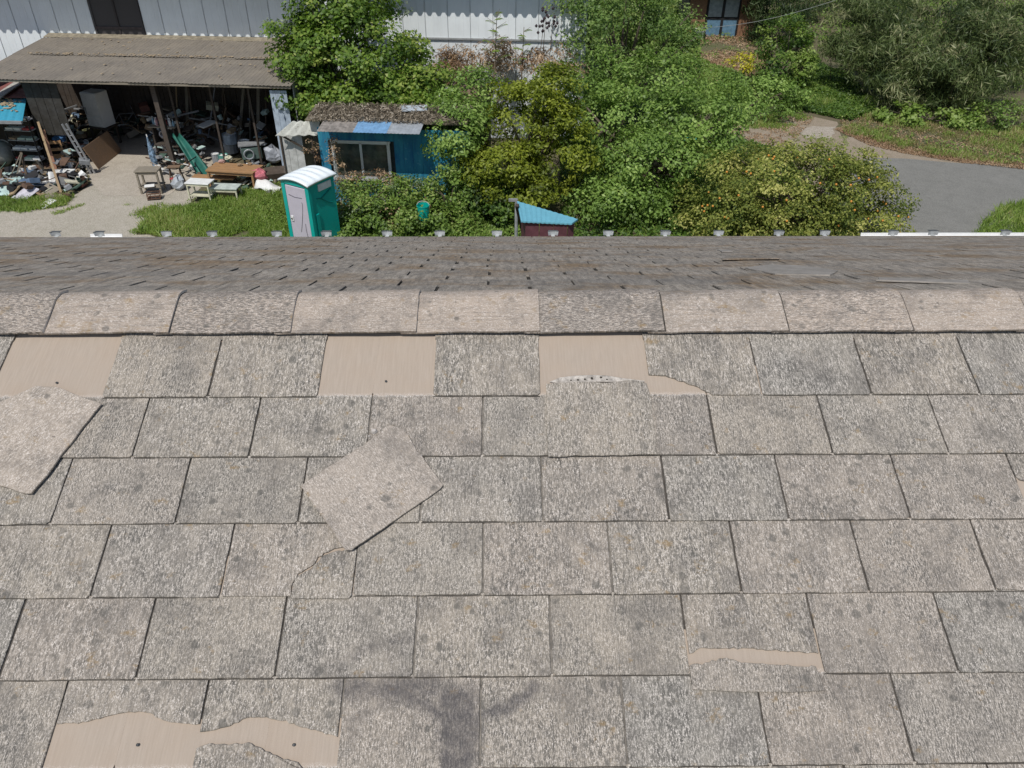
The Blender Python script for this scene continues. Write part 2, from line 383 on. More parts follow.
for k in range(0, 23):
    if k in row_px:
        xs = []
        for px in row_px[k][0]:
            lo, hi = 300, 1100
            sk = s_of(k)
            d = None
            for it in range(40):      # find the picture height of this butt at this px
                mid = (lo+hi)/2
                if near(px, mid)[1] < sk: lo = mid
                else: hi = mid
            xs.append(near(px, mid)[0])
        while xs[0] > NX0+.31: xs.insert(0, xs[0]-.303)
        while xs[-1] < NX1-.31: xs.append(xs[-1]+.303)
        xs.insert(0, NX0); xs.append(NX1)
    else:
        o = 0.0 if k % 2 == 0 else .1515
        n0 = int((NX0-o)/.303)-1; xs = [NX0]+[o+.303*i+random.gauss(0, .0012) for i in range(n0, n0+80) if NX0+.05 < o+.303*i < NX1-.05]+[NX1]
    rows[k] = xs
def nd(px, py, k): X, s = near(px, py, -.003); return (X, s_of(k)-s)     # photo point to (x, d) on row k
def between(v, a, b): return a <= v <= b
# where the photo shows broken or missing tiles
def slot_near(k, px, py):
    X = near(px, py)[0]; xs = rows[k]; return min(range(len(xs)), key=lambda i: abs(xs[i]-X))
missing = {(1, slot_near(1, 318, 394)), (1, slot_near(1, 541, 394)), (1, slot_near(1, 101, 394)-1)}
broken = {}
broken[(1, slot_near(1, 650.5, 394))] = 'corner'
broken[(4, slot_near(4, 220, 597))] = 'piece'
broken[(5, slot_near(5, 691, 676))] = 'strip'
broken[(6, slot_near(6, 41, 766))] = 'lower'
broken[(6, slot_near(6, 191, 766))] = 'band'
broken[(3, slot_near(3, 911, 519)+1)] = 'chip'
spare_v, spare_f, spare_uv = [], [], []
def spare_tile(M, outline, s_butt, plane=True, side='n'):
    vs, fs = tile_mesh(outline); b = len(spare[side][0]); X = M @ Matrix.Translation((0, -s_butt, 0))
    _ti[0] += 1; off = 10.0*_ti[0]
    spare[side][0].extend([tuple(X @ Vector(p)) for p in vs]); spare[side][1].extend([tuple(i+b for i in f) for f in fs]); spare[side][2].extend([(p[0] % 3+off, p[1]) for p in vs])
spare = {'n': ([], [], []), 'f': ([], [], [])}
def simple_outline(x0, x1, g=.0024):
    a, b = x0+g, x1-g
    q_ = min(.192, UP[0]-.008)
    return [(a, 0), (b, 0), (b, q_), (x1-.00003, q_+.004), (x1-.00003, UP[0]), (x0+.00003, UP[0]), (x0+.00003, q_+.004), (a, q_)]
def to_px(M, x, s, z=.01):
    p = np.array(M @ Vector((x, -s, z)))-CAM; zz = p@AF
    return 512+FPX*(p@AR)/zz, 384-FPX*(p@AU)/zz, zz
def rag_poly(pts, amp=.002, step=.008):
    o = []
    for p, q in zip(pts[:-1], pts[1:]): o += ragged(p, q, step, amp)
    return o+[pts[-1]]
for k in range(1, 23):
    xs = rows[k]; sb = s_of(k); UP[0] = min(.414, sb-.004)
    for i in range(len(xs)-1):
        x0, x1 = xs[i], xs[i+1]
        if (k, i) in missing: continue
        pxa, _, z1 = to_px(MN, x0, sb); pxb, pyb, z2 = to_px(MN, x1, sb-.18)
        inview = k <= 7 and pxb > -60 and pxa < 1084
        if not inview:
            spare_tile(MN, simple_outline(x0, x1), sb); continue
        # keep the mesh centred on its own origin: slide x by xc
        kind = broken.get((k, i)); a, b = x0+.0024, x1-.0024
        xo = Matrix.Translation((0, 0, random.uniform(0, .0003))) @ Ry(0)
        top = [(b, .190), (x1-.00003, .196), (x1-.00003, UP[0]), (x0+.00003, UP[0]), (x0+.00003, .196), (a, .190)]
        if kind is None:
            put_tile(near_slope, MN, tile_outline(x0, x1), sb, extra=xo, uvfn=(lambda q: q*[1, .80]) if k == 1 else None)
            continue
        if kind == 'corner':
            pc = [nd(652, 375, k), nd(662, 376, k), nd(675, 379, k), nd(689, 385, k), nd(699, 388, k), nd(712, 394.5, k)]
            pc[0] = (a, pc[0][1]); pc[-1] = (pc[-1][0], .0)
            o = rag_poly(pc, .0016) + ragged((pc[-1][0], 0), (b-.004, 0), .03, .001) + [(b-.004, 0), (b, .004)] + top
            put_tile(near_slope, MN, o, sb, extra=xo, uvfn=lambda q: q*[1, .80], label='tile with its lower left corner broken off')
        elif kind == 'piece':
            cr = [nd(291, 599, k), nd(293, 583, k), nd(298, 574, k), nd(312, 566, k), nd(324, 553, k), nd(338, 548, k), nd(353, 547, k)]
            cr[0] = (cr[0][0], 0); cr[-1] = (b, cr[-1][1])
            o = [(a, .004)] + ragged((a+.004, 0), cr[0], .03, .001) + rag_poly(cr, .0015) + top
            put_tile(near_slope, MN, o, sb, extra=xo, label='cracked tile')
            fr = rag_poly(cr, .0015)[::-1] + [(cr[0][0]+.001, -.001)] + [(b-.006, 0), (b, .006)]
            put_tile(near_slope, MN, fr, sb, extra=Matrix.Translation((.001, -.011, .0018)) @ Rz(-.012), label='corner piece of a cracked tile, slipped down')
        elif kind == 'strip':
            up = [nd(689, 654, k), nd(700, 648, k), nd(722, 648.5, k), nd(745, 648, k), nd(770, 650.5, k), nd(795, 652, k), nd(816, 653.5, k)]
            up[0] = (a, up[0][1]); up[-1] = (b, up[-1][1])
            put_tile(near_slope, MN, rag_poly(up, .0014)+top, sb, extra=xo, label='upper half of a tile snapped across')
            lo = [nd(689, 666, k), nd(705, 663, k), nd(722, 659, k), nd(745, 663, k), nd(770, 665, k), nd(795, 667, k), nd(815, 667, k)]
            bot = [nd(824, 691, k), nd(790, 693, k), nd(740, 692.5, k), nd(692, 690, k)]
            lo = [(p[0], p[1]) for p in lo]
            o = rag_poly(lo, .0018) + rag_poly(bot, .0008, .03)
            put_tile(near_slope, MN, o[::-1], sb, extra=Matrix.Translation((0, 0, .0015)), label='snapped-off lower strip of a tile, slipped down', uvfn=lambda q: q+[0, .035])
        elif kind == 'lower':
            up = [nd(60, 724, k), nd(82, 722, k), nd(104, 717, k), nd(122, 713, k), nd(138, 711.5, k), nd(150, 713, k), nd(166, 721, k), nd(180, 723, k), nd(194, 724, k)]
            up[0] = (a, up[0][1]); up[-1] = (b, up[-1][1])
            put_tile(near_slope, MN, rag_poly(up, .0013)+top, sb, extra=xo, label='tile whose lower part has broken away')
        elif kind == 'band':
            up = [nd(200, 732, k), nd(215, 730, k), nd(230, 726, k), nd(246, 718, k), nd(266, 717, k), nd(282, 721, k), nd(300, 727, k), nd(318, 731, k), nd(336, 737, k)]
            up[0] = (a, up[0][1]); up[-1] = (b, up[-1][1])
            put_tile(near_slope, MN, rag_poly(up, .0013)+top, sb, extra=xo, label='upper half of a tile broken in a wave')
            lo = [nd(194, 748, k), nd(207, 744, k), nd(232, 744, k), nd(248, 742, k), nd(262, 748, k), nd(280, 757, k), nd(298, 762, k), nd(306, 772, k)]
            lo[0] = (a, lo[0][1])
            o = rag_poly(lo, .0013)[::-1] + [(a, .004), (a+.004, 0)] + [(lo[-1][0]-.005, 0)]
            put_tile(near_slope, MN, o, sb, extra=Matrix.Translation((0, -.001, .0008)), label='lower fragment of the broken tile')
        elif kind == 'chip':
            up = [nd(1013, 476, k), nd(1020, 480, k), nd(1040, 486, k), nd(1060, 500, k)]
            up[0] = (a, up[0][1])
            o = rag_poly(up, .0015) + [(up[-1][0]+.02, 0), (b-.004, 0), (b, .004)] + top
            put_tile(near_slope, MN, o, sb, extra=xo, label='tile with a chipped left corner')
# grit packed in the open joints
for M, par, nm in ((MN, near_slope, 'n'),):
    jb = MB(); jb2 = MB()
    for k in range(1, 8):
        for x in rows[k][1:-1]:
            if (k, rows[k].index(x)) in missing or (k, rows[k].index(x)-1) in missing: continue
            a_ = to_px(MN, x, s_of(k))[0]
            if a_ < -100 or a_ > 1124: continue
            sb = s_of(k); z0 = U0-T*.15
            mid_ = 330 < a_ < 640
            if (k, rows[k].index(x)) in broken or (k, rows[k].index(x)-1) in broken: d0 = .10
            else: d0 = .004
            pts = [M @ Vector((x+sx, -sb+d, U0-TILT*d+.0007)) for d, sx in ((d0, -.0032), (d0, .0032), (.188, .0032), (.188, -.0032))]
            (jb2 if mid_ else jb).add(pts, [(0, 1, 2, 3)])
    for k in range(1, 7):  # dark strips along the butts: painted shadow line as well as grit
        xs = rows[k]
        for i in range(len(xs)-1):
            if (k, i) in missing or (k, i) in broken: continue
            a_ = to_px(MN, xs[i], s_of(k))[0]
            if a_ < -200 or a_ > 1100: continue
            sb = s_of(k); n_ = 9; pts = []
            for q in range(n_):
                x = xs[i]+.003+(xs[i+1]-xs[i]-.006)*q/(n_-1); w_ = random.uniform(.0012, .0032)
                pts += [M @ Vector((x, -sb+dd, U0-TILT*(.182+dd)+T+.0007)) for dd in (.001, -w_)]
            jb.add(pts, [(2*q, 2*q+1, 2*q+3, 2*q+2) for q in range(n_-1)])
    jd = jb.build('joint_grit_and_shade', plain('joint_grit_and_shade', (.085, .075, .065), .95, 0, .3, .5, 40), par); jd['kind'] = 'stuff'
    jd = jb2.build('joint_grit_and_shade', plain('pale_joint_grit', (.22, .20, .175), .95, 0, .3, .6, 60), par); jd['kind'] = 'stuff'
# tile that slid down over the second row
sx0, ss0 = near(545, 385, .02); sx1, ss1 = near(656, 455.5, .02)
def slid(pts, lift, rot, label, vshift):
    q = [near(px, py, .004) for px, py in pts]; s0 = max(p[1] for p in q); xc = sum(p[0] for p in q)/len(q)
    ol = [(x-xc, s0-s) for x, s in q]; o = []
    for i in range(len(ol)): o += ragged(ol[i], ol[(i+1) % len(ol)], .022, .0012)
    cr, sr = math.cos(rot), math.sin(rot)
    def uvf(uv): return np.stack([uv[:, 0]*cr+uv[:, 1]*sr, np.clip(.02+vshift+np.abs(-uv[:, 0]*sr+uv[:, 1]*cr)*.7, 0, .17)], 1)
    return put_tile(near_slope, MN, o, s0, plane=False, lift=lift, uvfn=uvf, extra=Matrix.Translation((xc, 0, 0)), label=label)
slid([(546, 385), (575, 383), (604, 384), (630, 381), (646, 384), (650, 395), (657, 455), (548, 457)], .0042, 0, 'tile slipped down over the row below', 0)
# loose tiles lying askew on the roof: things of their own
def loose(name, label, pts, lift, tilt, rot, th=.0058):
    q = [near(px, py, .008) for px, py in pts]; s0 = sum(p[1] for p in q)/len(q); xc = sum(p[0] for p in q)/len(q)
    ol = [(x-xc, s0-s) for x, s in q]; o = []
    for i in range(len(ol)): o += ragged(ol[i], ol[(i+1) % len(ol)], .018, .0011)
    cr, sr = math.cos(rot), math.sin(rot)
    def uvf(uv): return np.stack([uv[:, 0]*cr+uv[:, 1]*sr, -uv[:, 0]*sr+uv[:, 1]*cr], 1)
    ob = put_tile(None, MN, o, s0, plane=False, lift=lift, uvfn=uvf, extra=Matrix.Translation((xc, 0, 0)) @ tilt, th=th, name=name, mat=M_LOOSE)
    tag(ob, label, 'roof tile', 'loose tiles lying on the roof'); return ob
loose('loose_tile', 'loose square slate lying turned askew in the middle of the roof', [(301, 487), (308, 482), (380, 434), (384, 428), (390, 425), (403, 429), (409, 436), (414, 446), (443, 485), (440, 489), (352, 551), (346, 551)], .0055, Rx(-.014) @ Ry(.02), .65)
loose('loose_tile', 'loose slate lying slanted at the left edge of the photo', [(-40, 418), (2, 402), (36, 386), (60, 388), (101, 404), (97, 409), (32, 494), (26, 494), (0, 486), (-60, 462)], .006, Rx(-.01) @ Ry(.015), -.5)
# little debris beside the loose slate and the smear over the slipped one
for (px, py, r) in ((374, 431, .009), (381, 437, .006), (369, 436, .004), (405, 441, .004), (421, 455, .0035), (585, 379, .004), (592, 378, .005), (601, 377, .004), (578, 379.5, .0035), (607, 379, .003), (571, 380, .003)):
    X, s = near(px, py, .004); mb = MB(); n = 6
    pts = [(math.cos(6.283*i/n)*r*random.uniform(.7, 1.3), math.sin(6.283*i/n)*r*random.uniform(.6, 1.1)) for i in range(n)]
    hh = r*.8
    mb.add([(a, b, 0) for a, b in pts]+[(a*.6, b*.6, hh) for a, b in pts], [tuple(range(n, 2*n))]+[(i, (i+1) % n, n+(i+1) % n, n+i) for i in range(n)])
    o = mb.build('slate_crumb', plain('dark_crumb', (.07, .06, .05), .9) if py < 400 else plain('pale_crumb', (.5, .46, .42), .9), near_slope)
    o.matrix_world = MN @ Matrix.Translation((X, -s, .0016))
mbs = MB(); pt = [near(px, py, .0) for px, py in [(549, 382), (560, 377.5), (575, 375.5), (592, 375), (607, 375.5), (622, 378), (645, 381), (640, 383), (600, 382), (565, 384)]]
xm, sm_ = sum(p[0] for p in pt)/len(pt), sum(p[1] for p in pt)/len(pt); n = len(pt)
mbs.add([(p[0]-xm, sm_-p[1], 0) for p in pt]+[((p[0]-xm)*.93, (sm_-p[1])*.8, .0016) for p in pt], [tuple(range(n, 2*n))[::-1]]+[(i, n+i, n+(i+1) % n, (i+1) % n) for i in range(n)])
o = mbs.build('mortar_smear', plain('white_mortar', (.52, .475, .42), .95, 0, .3, .8, 60), near_slope); o.matrix_world = MN @ Matrix.Translation((xm, -sm_, .0002))
M_NAIL = plain('nail_head_paint', (.05, .055, .06), .5, .4)
for px, py in ((386, 381.5), (57, 383), (138, 745), (294, 745)):
    X, s = near(px, py, -.003); mb = MB().lathe([(.0033, 0), (.0033, .0012), (.002, .0018)], 10); o = mb.build('nail', M_NAIL, near_slope); o.matrix_world = MN @ Matrix.Translation((X, -s, .0145+ZL if py < 500 else .0152+ZL))
# far slope tiles, the 300 that show largest are parts, the others joined
S1F = .31428-.182
cands = []
for k in range(0, 23):
    sb = S1F+k*.182+.0
    if sb > EAVE_S+.02: break
    if sb < .1: continue
    o_ = (.1515 if k % 2 else 0.0)-.00749
    edges = [NX0]+[o_+.303*i+random.gauss(0, .004) for i in range(-40, 40) if NX0+.05 < o_+.303*i < NX1-.05]+[NX1]
    for x0, x1 in zip(edges[:-1], edges[1:]):
        a = to_px(MF, -x0, sb); b = to_px(MF, -x1, sb)
        vis = b[0] > -10 and a[0] < 1034 and sb > .12
        cands.append((a[2] if vis else 99+a[2], x0, x1, sb, k))
cands.sort(key=lambda c: c[0])
far_src = {}
for n_, (z, x0, x1, sb, k) in enumerate(cands):
    UP[0] = min(.414, sb-.004)
    wdt = x1-x0; g = random.uniform(.0025, .0085)
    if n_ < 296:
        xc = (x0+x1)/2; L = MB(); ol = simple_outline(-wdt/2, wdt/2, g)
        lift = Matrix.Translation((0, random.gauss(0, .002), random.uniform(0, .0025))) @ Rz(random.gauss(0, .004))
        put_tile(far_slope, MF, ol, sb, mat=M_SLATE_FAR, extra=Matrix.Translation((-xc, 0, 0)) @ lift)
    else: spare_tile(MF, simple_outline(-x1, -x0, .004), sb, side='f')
for side, par, mat in (('n', near_slope, M_SLATE), ('f', far_slope, M_SLATE_FAR)):
    v_, f_, u_ = spare[side]; me = bpy.data.meshes.new('roof_tiles'); me.from_pydata(v_, [], f_); me.update(); me.materials.append(mat)
    ul = me.uv_layers.new(name='UVMap'); co = np.empty(len(me.loops), dtype=np.int32); me.loops.foreach_get('vertex_index', co)
    ul.data.foreach_set('uv', np.array(u_, dtype=np.float32)[co].ravel()); o = link('roof_tiles', me, par); o['kind'] = 'stuff'
# lifted, slipped pieces that the photo shows on the far slope
def far_piece(pts, lift, tilt, label, mat=None):
    q = [far(px, py, .003) for px, py in pts]; s0 = sum(p[1] for p in q)/len(q); xc = sum(p[0] for p in q)/len(q)
    ol = [(-(x-xc), s0-s) for x, s in q]; o = []
    for i in range(len(ol)): o += ragged(ol[i], ol[(i+1) % len(ol)], .04, .003)
    put_tile(far_slope, MF, o, s0, plane=False, lift=lift, extra=Matrix.Translation((-xc, 0, 0)) @ tilt, label=label, mat=mat or M_SLATE_FAR, uvfn=lambda q: np.stack([q[:, 0], np.clip(q[:, 1]+.1, 0, .17)], 1))
M_PALE = plain('washed_pale_slate', (.30, .275, .245), .9, 0, .15, .3, 20)
far_piece([(722, 261.5), (752, 260.5), (780, 259.8), (779, 257.6), (750, 258), (722, 259)], .0055, Rx(.03), 'lifted slate with a dark gap under it')
far_piece([(876, 281.5), (970, 284), (968, 281.5), (878, 279.5)], .0035, Rx(-.03), 'raised slate edge near the ridge', M_PALE)
far_piece([(717, 250.5), (722, 252.5), (733, 252.3), (728, 250.6)], .0035, Rx(0), 'pale chip', M_PALE)
far_piece([(745, 268), (775, 274.5), (830, 275.5), (838, 271), (800, 266), (770, 265)], .0012, Rx(0), 'pale washed patch of slate', M_PALE)
# ridge caps
cap_x = [-1.293, -.941, -.598, -.241, .110, .466, .821, 1.180, 1.529]
while cap_x[0] > NX0+.36: cap_x.insert(0, cap_x[0]-.356)
while cap_x[-1] < NX1-.1: cap_x.append(cap_x[-1]+.356)
M_CUT = plain('pale_cut_edge', (.62, .55, .48), .9, 0, .1, .2, 40)
def ridge_cap(x0, x1):
    L = x1-x0+.045; xs_ = np.linspace(0, L, 8); off = 10.0*(_ti[0]+1); _ti[0] += 1
    leg = .137; th = .0065; prof = []
    # profile: near foot to far foot over a rounded apex; (y, z)
    nseg = 7
    ang = np.linspace(-TH, TH, nseg); R = .022
    apexz = -.001
    near_foot = (-leg*ct, apexz-leg*st_); 
    out = [(-leg, 0)] + [(-leg*.5, 0)] + [(a_/TH*R, 0) for a_ in ang] + [(.032, 0), (.048, 0)]
    def surf(w_, dz):
        aw = abs(w_); s_ = math.copysign(1, w_)
        if aw <= R: y = w_; z = apexz-w_*w_/(2*R)*st_-0.0*aw
        else: y = s_*(R+(aw-R)*ct); z = apexz-R*st_/2-(aw-R)*st_
        nx = 0 if aw < 1e-6 else s_*st_*min(1, aw/R); nz = math.sqrt(max(0, 1-nx*nx))
        return y+nx*dz, z+nz*dz
    vs = []; uv = []; ws = [o[0] for o in out]; m_ = len(ws); n = len(xs_)
    wob = [[random.gauss(0, .0009) for _ in ws] for _ in xs_]
    raise_ = random.uniform(0, .002)
    for lay in (0, 1):
        for i, x in enumerate(xs_):
            tip = .0085*(x/L)+raise_      # the right end rides over the next cap
            for j, w_ in enumerate(ws):
                ww = w_+(wob[i][j] if j in (0, m_-1) else 0)
                y, z = surf(ww, (0 if lay == 0 else th)+tip)
                vs.append((x0-.0+x+(random.gauss(0, .0006) if i in (0, n-1) else 0), y, z+RIDGE_Z)); uv.append((off+x, .02+w_+.2))
    N = n*m_; fs = []
    for i in range(n-1):
        for j in range(m_-1):
            a = i*m_+j; fs.append((a, a+1, a+m_+1, a+m_)); fs.append((N+a, N+a+m_, N+a+m_+1, N+a+1))
    for i in range(n-1):
        a = i*m_; fs.append((a, a+m_, N+a+m_, N+a)); b = a+m_-1; fs.append((b, N+b, N+b+m_, b+m_))
    for j in range(m_-1):
        fs.append((j, N+j, N+j+1, j+1)); a = (n-1)*m_+j; fs.append((a, a+1, N+a+1, N+a))
    me = bpy.data.meshes.new('ridge_cap'); me.from_pydata(vs, [], fs); me.update(); me.materials.append(M_CAP_DARK if min(abs(x0+1.65), abs(x0+.94), abs(x0-.110), abs(x0-1.89)) < .05 else M_CAP); me.materials.append(M_CUT)
    for p_ in me.polygons[len(me.polygons)-2*(m_-1):]: p_.material_index = 1
    ul = me.uv_layers.new(name='UVMap'); co = np.empty(len(me.loops), dtype=np.int32); me.loops.foreach_get('vertex_index', co)
    ul.data.foreach_set('uv', np.array(uv, dtype=np.float32)[co].ravel())
    link('ridge_cap', me, house)
    if x0 > .3:  # dark strip painted in as the contact shadow of the raised cap end
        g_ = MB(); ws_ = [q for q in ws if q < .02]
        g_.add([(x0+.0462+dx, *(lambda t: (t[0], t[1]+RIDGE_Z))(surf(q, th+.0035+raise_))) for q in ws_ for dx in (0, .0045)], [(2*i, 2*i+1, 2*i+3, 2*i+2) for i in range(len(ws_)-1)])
        o = g_.build('joint_grit_and_shade', plain('joint_grit_and_shade', (.085, .075, .065)), house); o['kind'] = 'stuff'
for x0, x1 in zip(cap_x[:-1], cap_x[1:]): ridge_cap(x0, x1)
# snow guards along the far eave
guard_mb = MB()
guard_mb.box((0, -.06, .002), (.03, .16, .003))
def gpt(u, v, t=0): w_ = (.078+.010*v); return ((u-.5)*w_, -t-.010*abs(2*u-1)**3-.010*v, .003+v*.036)
guard_mb.sheet(lambda u, v: gpt(u, v), 6, 2); guard_mb.sheet(lambda u, v: gpt(1-u, v, .002), 6, 2)
gm = guard_mb.mesh('snow_guard', M_GALV); rim = MB()
rim.box((0, .004, .040), (.078, .030, .003)); rim.path([(gpt(u, 1)[0], gpt(u, 1)[1], .041) for u in np.linspace(0, 1, 5)], .003, 5)
rm = rim.mesh('snow_guard_rim', plain('dark_weathered_steel', (.16, .17, .17), .6, .5))
gx = [57, 100.5, 167.5, 213, 277.5, 327, 387.5, 440, 497, 553, 608, 665, 718, 778, 824, 892, 932, 1004]
for px in gx:
    X = far(px, 236)[0]
    for _ in range(3): X += (px-to_px(MF, -X, EAVE_S-.05, .02)[0])/to_px(MF, 0, EAVE_S-.05, .02)[2]*0+(px-to_px(MF, -X, EAVE_S-.05, .02)[0])*to_px(MF, 0, EAVE_S, 0)[2]/FPX
    o = link('snow_guard', gm, house); r_ = link('snow_guard_rim', rm, o)
    o.matrix_world = MF @ Matrix.Translation((-X, -EAVE_S+.05, .003)) @ Matrix.Rotation(math.pi, 4, 'Z') @ Rx(random.uniform(-.15, .05)+TH*.6)
# gutter in lengths, fascia, soffit and walls below
ye, ze = EAVE_S*ct, RIDGE_Z-EAVE_S*st_
gl = [(-7.5, -3.47, -.06), (-3.46, -3.19, -.018), (-3.18, 3.13, -.06), (3.15, 8, -.017)]
for x0, x1, dz in gl:
    g = MB(); n = 8
    pr = [(.055*math.cos(a), .055*math.sin(a)) for a in np.linspace(math.pi, 2*math.pi, n)]
    pr2 = [(.048*math.cos(a), .048*math.sin(a)) for a in np.linspace(2*math.pi, math.pi, n)]
    P_ = pr+pr2; vs = [(x, ye+.03+.055+a*.9, ze-.035+dz+b*.8+.015) for x in (x0, x1) for a, b in P_]; k_ = len(P_)
    g.add(vs, [(i, (i+1) % k_, k_+(i+1) % k_, k_+i) for i in range(k_)]+[tuple(range(k_))[::-1], tuple(range(k_, 2*k_))]); g.build('gutter', M_GUTTER, house)
M_PLASTER = plain('cream_plaster_wall', (.55, .51, .44), .9, 0, .08, .2, 2)
wb = MB(); hy = ye-.55; hz = RIDGE_Z-hy*math.tan(TH)-.06
wb.add([(NX0+.3, -hy, 0), (NX1-.3, -hy, 0), (NX1-.3, hy, 0), (NX0+.3, hy, 0), (NX0+.3, -hy, hz), (NX1-.3, -hy, hz), (NX1-.3, hy, hz), (NX0+.3, hy, hz), (NX0+.3, 0, RIDGE_Z-.06), (NX1-.3, 0, RIDGE_Z-.06)],
       [(0, 1, 5, 4), (2, 3, 7, 6), (1, 2, 6, 9, 5), (3, 0, 4, 8, 7)]); wb.build('wall', M_PLASTER, house)
fb = MB(); 
for sg in (-1, 1): fb.box((0.25, sg*(ye-.012), ze-.09), (NX1-NX0, .022, .13))
fb.build('fascia_board', wood('brown_fascia', (.12, .07, .04)), house)
# ================================================================= the yard, street and buildings beyond
def in_poly(P, poly):
    x, y = P[:, 0], P[:, 1]; r = np.zeros(len(P), bool); n = len(poly); j = n-1
    for i in range(n):
        xi, yi = poly[i]; xj, yj = poly[j]
        c = ((yi > y) != (yj > y)) & (x < (xj-xi)*(y-yi)/((yj-yi) or 1e-9)+xi); r ^= c; j = i
    return r
def gp(pts): return [tuple(G(px, py))[:2] for px, py in pts]
def soften(poly, step=.35, amp=.09):
    o = []
    for i in range(len(poly)):
        p, q = np.array(poly[i]), np.array(poly[(i+1) % len(poly)]); L = np.linalg.norm(q-p); n = max(1, int(L/step)); t = (q-p)/(L+1e-9)
        for k in range(n): o.append(tuple(p+(q-p)*k/n+np.array([-t[1], t[0]])*random.gauss(0, amp)))
    return o
def sheet_poly(name, poly, z, mat, th=None):
    me = bpy.data.meshes.new(name); me.from_pydata([(x, y, z) for x, y in poly], [], [tuple(range(len(poly)))]); me.update()
    if me.polygons[0].normal.z < 0: me.flip_normals()
    me.materials.append(mat); return link(name, me)
# ground materials
def ground_mat(name, c1, c2, c3, sc=1.0, b=.6, gravel=0.0):
    k = NT(name); p = k.pos(); n1 = k.noise(p, .35*sc, 5, .65); n2 = k.noise(p, 2.3*sc, 5, .7); n3 = k.noise(p, 28, 3, .7)
    a = k.mix(k.ramp(n1, .35, .65), c1, c2); a = k.mix(k.math('MULTIPLY', k.ramp(n2, .45, .7), .7), a, c3)
    a = k.mix(k.math('MULTIPLY', k.ramp(n3, .45, .68), .35+gravel*.5), a, tuple(min(1, x*1.5+gravel*.15) for x in c1)); a = k.mix(k.math('MULTIPLY', k.ramp(n3, .55, .35), .3), a, tuple(x*.5 for x in c3))
    k.col(a); k.b.inputs['Roughness'].default_value = .95; k.bump(k.math('ADD', n2, n3), b, .03); return k.m
M_SOIL = ground_mat('weedy_soil', (.12, .10, .06), (.09, .11, .04), (.16, .125, .085))
M_YARD = ground_mat('packed_grit_yard', (.40, .36, .30), (.34, .31, .25), (.27, .245, .185), 1.3, .5, .3)
M_CONC = ground_mat('old_concrete_floor', (.42, .375, .31), (.36, .32, .265), (.29, .255, .205), 1.2, .2)
M_ROAD = ground_mat('worn_asphalt', (.21, .205, .185), (.18, .176, .158), (.15, .147, .132), 1.0, .3)
M_PATH = ground_mat('dry_dirt_path', (.30, .245, .185), (.26, .21, .155), (.19, .16, .10), 1.6, .5, .2)
M_GRAV = ground_mat('pale_gravel', (.36, .32, .265), (.33, .285, .23), (.28, .235, .175), 2.5, .7, .5)
# base ground: one sheet, gently rising to a wooded hill far behind
def gz(x, y):
    r = max(0, y-46)*.10 + max(0, y-60)*.25
    return r*(1 if x > -40 else 1)-0.004*0
gm_ = MB(); gm_.sheet(lambda u, v: (lambda x, y: (x, y, gz(x, y)))(-220+440*u, -120+420*v), 110, 105)
tag(gm_.build('ground', M_SOIL, smooth=True), kind='structure')
YARD = gp([(-160, 250), (-160, 213), (0, 209), (20, 212), (55, 208), (75, 196), (92, 182), (80, 158), (100, 150), (150, 148), (190, 150), (190, 170), (200, 195), (185, 208), (165, 214), (150, 222), (138, 228), (140, 233), (160, 236), (200, 241), (290, 241), (290, 262), (-160, 300)])
tag(sheet_poly('yard', soften(YARD, .3, .07), .006, M_YARD), kind='structure')
FLOOR = gp([(92, 184), (104, 196), (168, 196), (196, 175), (240, 150), (250, 128), (160, 118), (110, 120), (85, 150)])
tag(sheet_poly('workshop_floor', soften(FLOOR, .6, .02), .012, M_CONC), kind='structure')
ROAD = gp([(872, 158), (905, 158.5), (960, 163), (1024, 168), (1200, 184), (1320, 300), (1200, 320), (830, 310), (825, 236), (815, 200), (838, 168)])
tag(sheet_poly('road', soften(ROAD, .5, .035), .008, M_ROAD), kind='structure')
PATH = gp([(690, 122), (742, 119), (770, 126), (795, 118), (815, 117), (838, 122), (842, 136), (862, 140), (905, 152), (960, 161), (1024, 167), (1060, 172), (1060, 181), (1024, 176), (960, 170), (880, 164), (850, 176), (835, 190), (812, 200), (800, 170), (780, 152), (740, 142), (700, 134)])
tag(sheet_poly('dirt_path', soften(PATH, .4, .09), .004, M_PATH), kind='structure')
tag(sheet_poly('gravel_patch', soften(gp([(799, 131), (812, 126), (832, 127), (836, 134), (826, 139), (802, 138)]), .3, .08), .012, M_GRAV), kind='structure')
tag(sheet_poly('bare_bank', soften(gp([(700, 90), (712, 60), (735, 44), (762, 40), (768, 62), (748, 84), (728, 96)]), .6, .25), .02, ground_mat('reddish_dry_soil', (.30, .20, .12), (.25, .17, .10), (.20, .15, .07), 2, .7)), kind='structure')
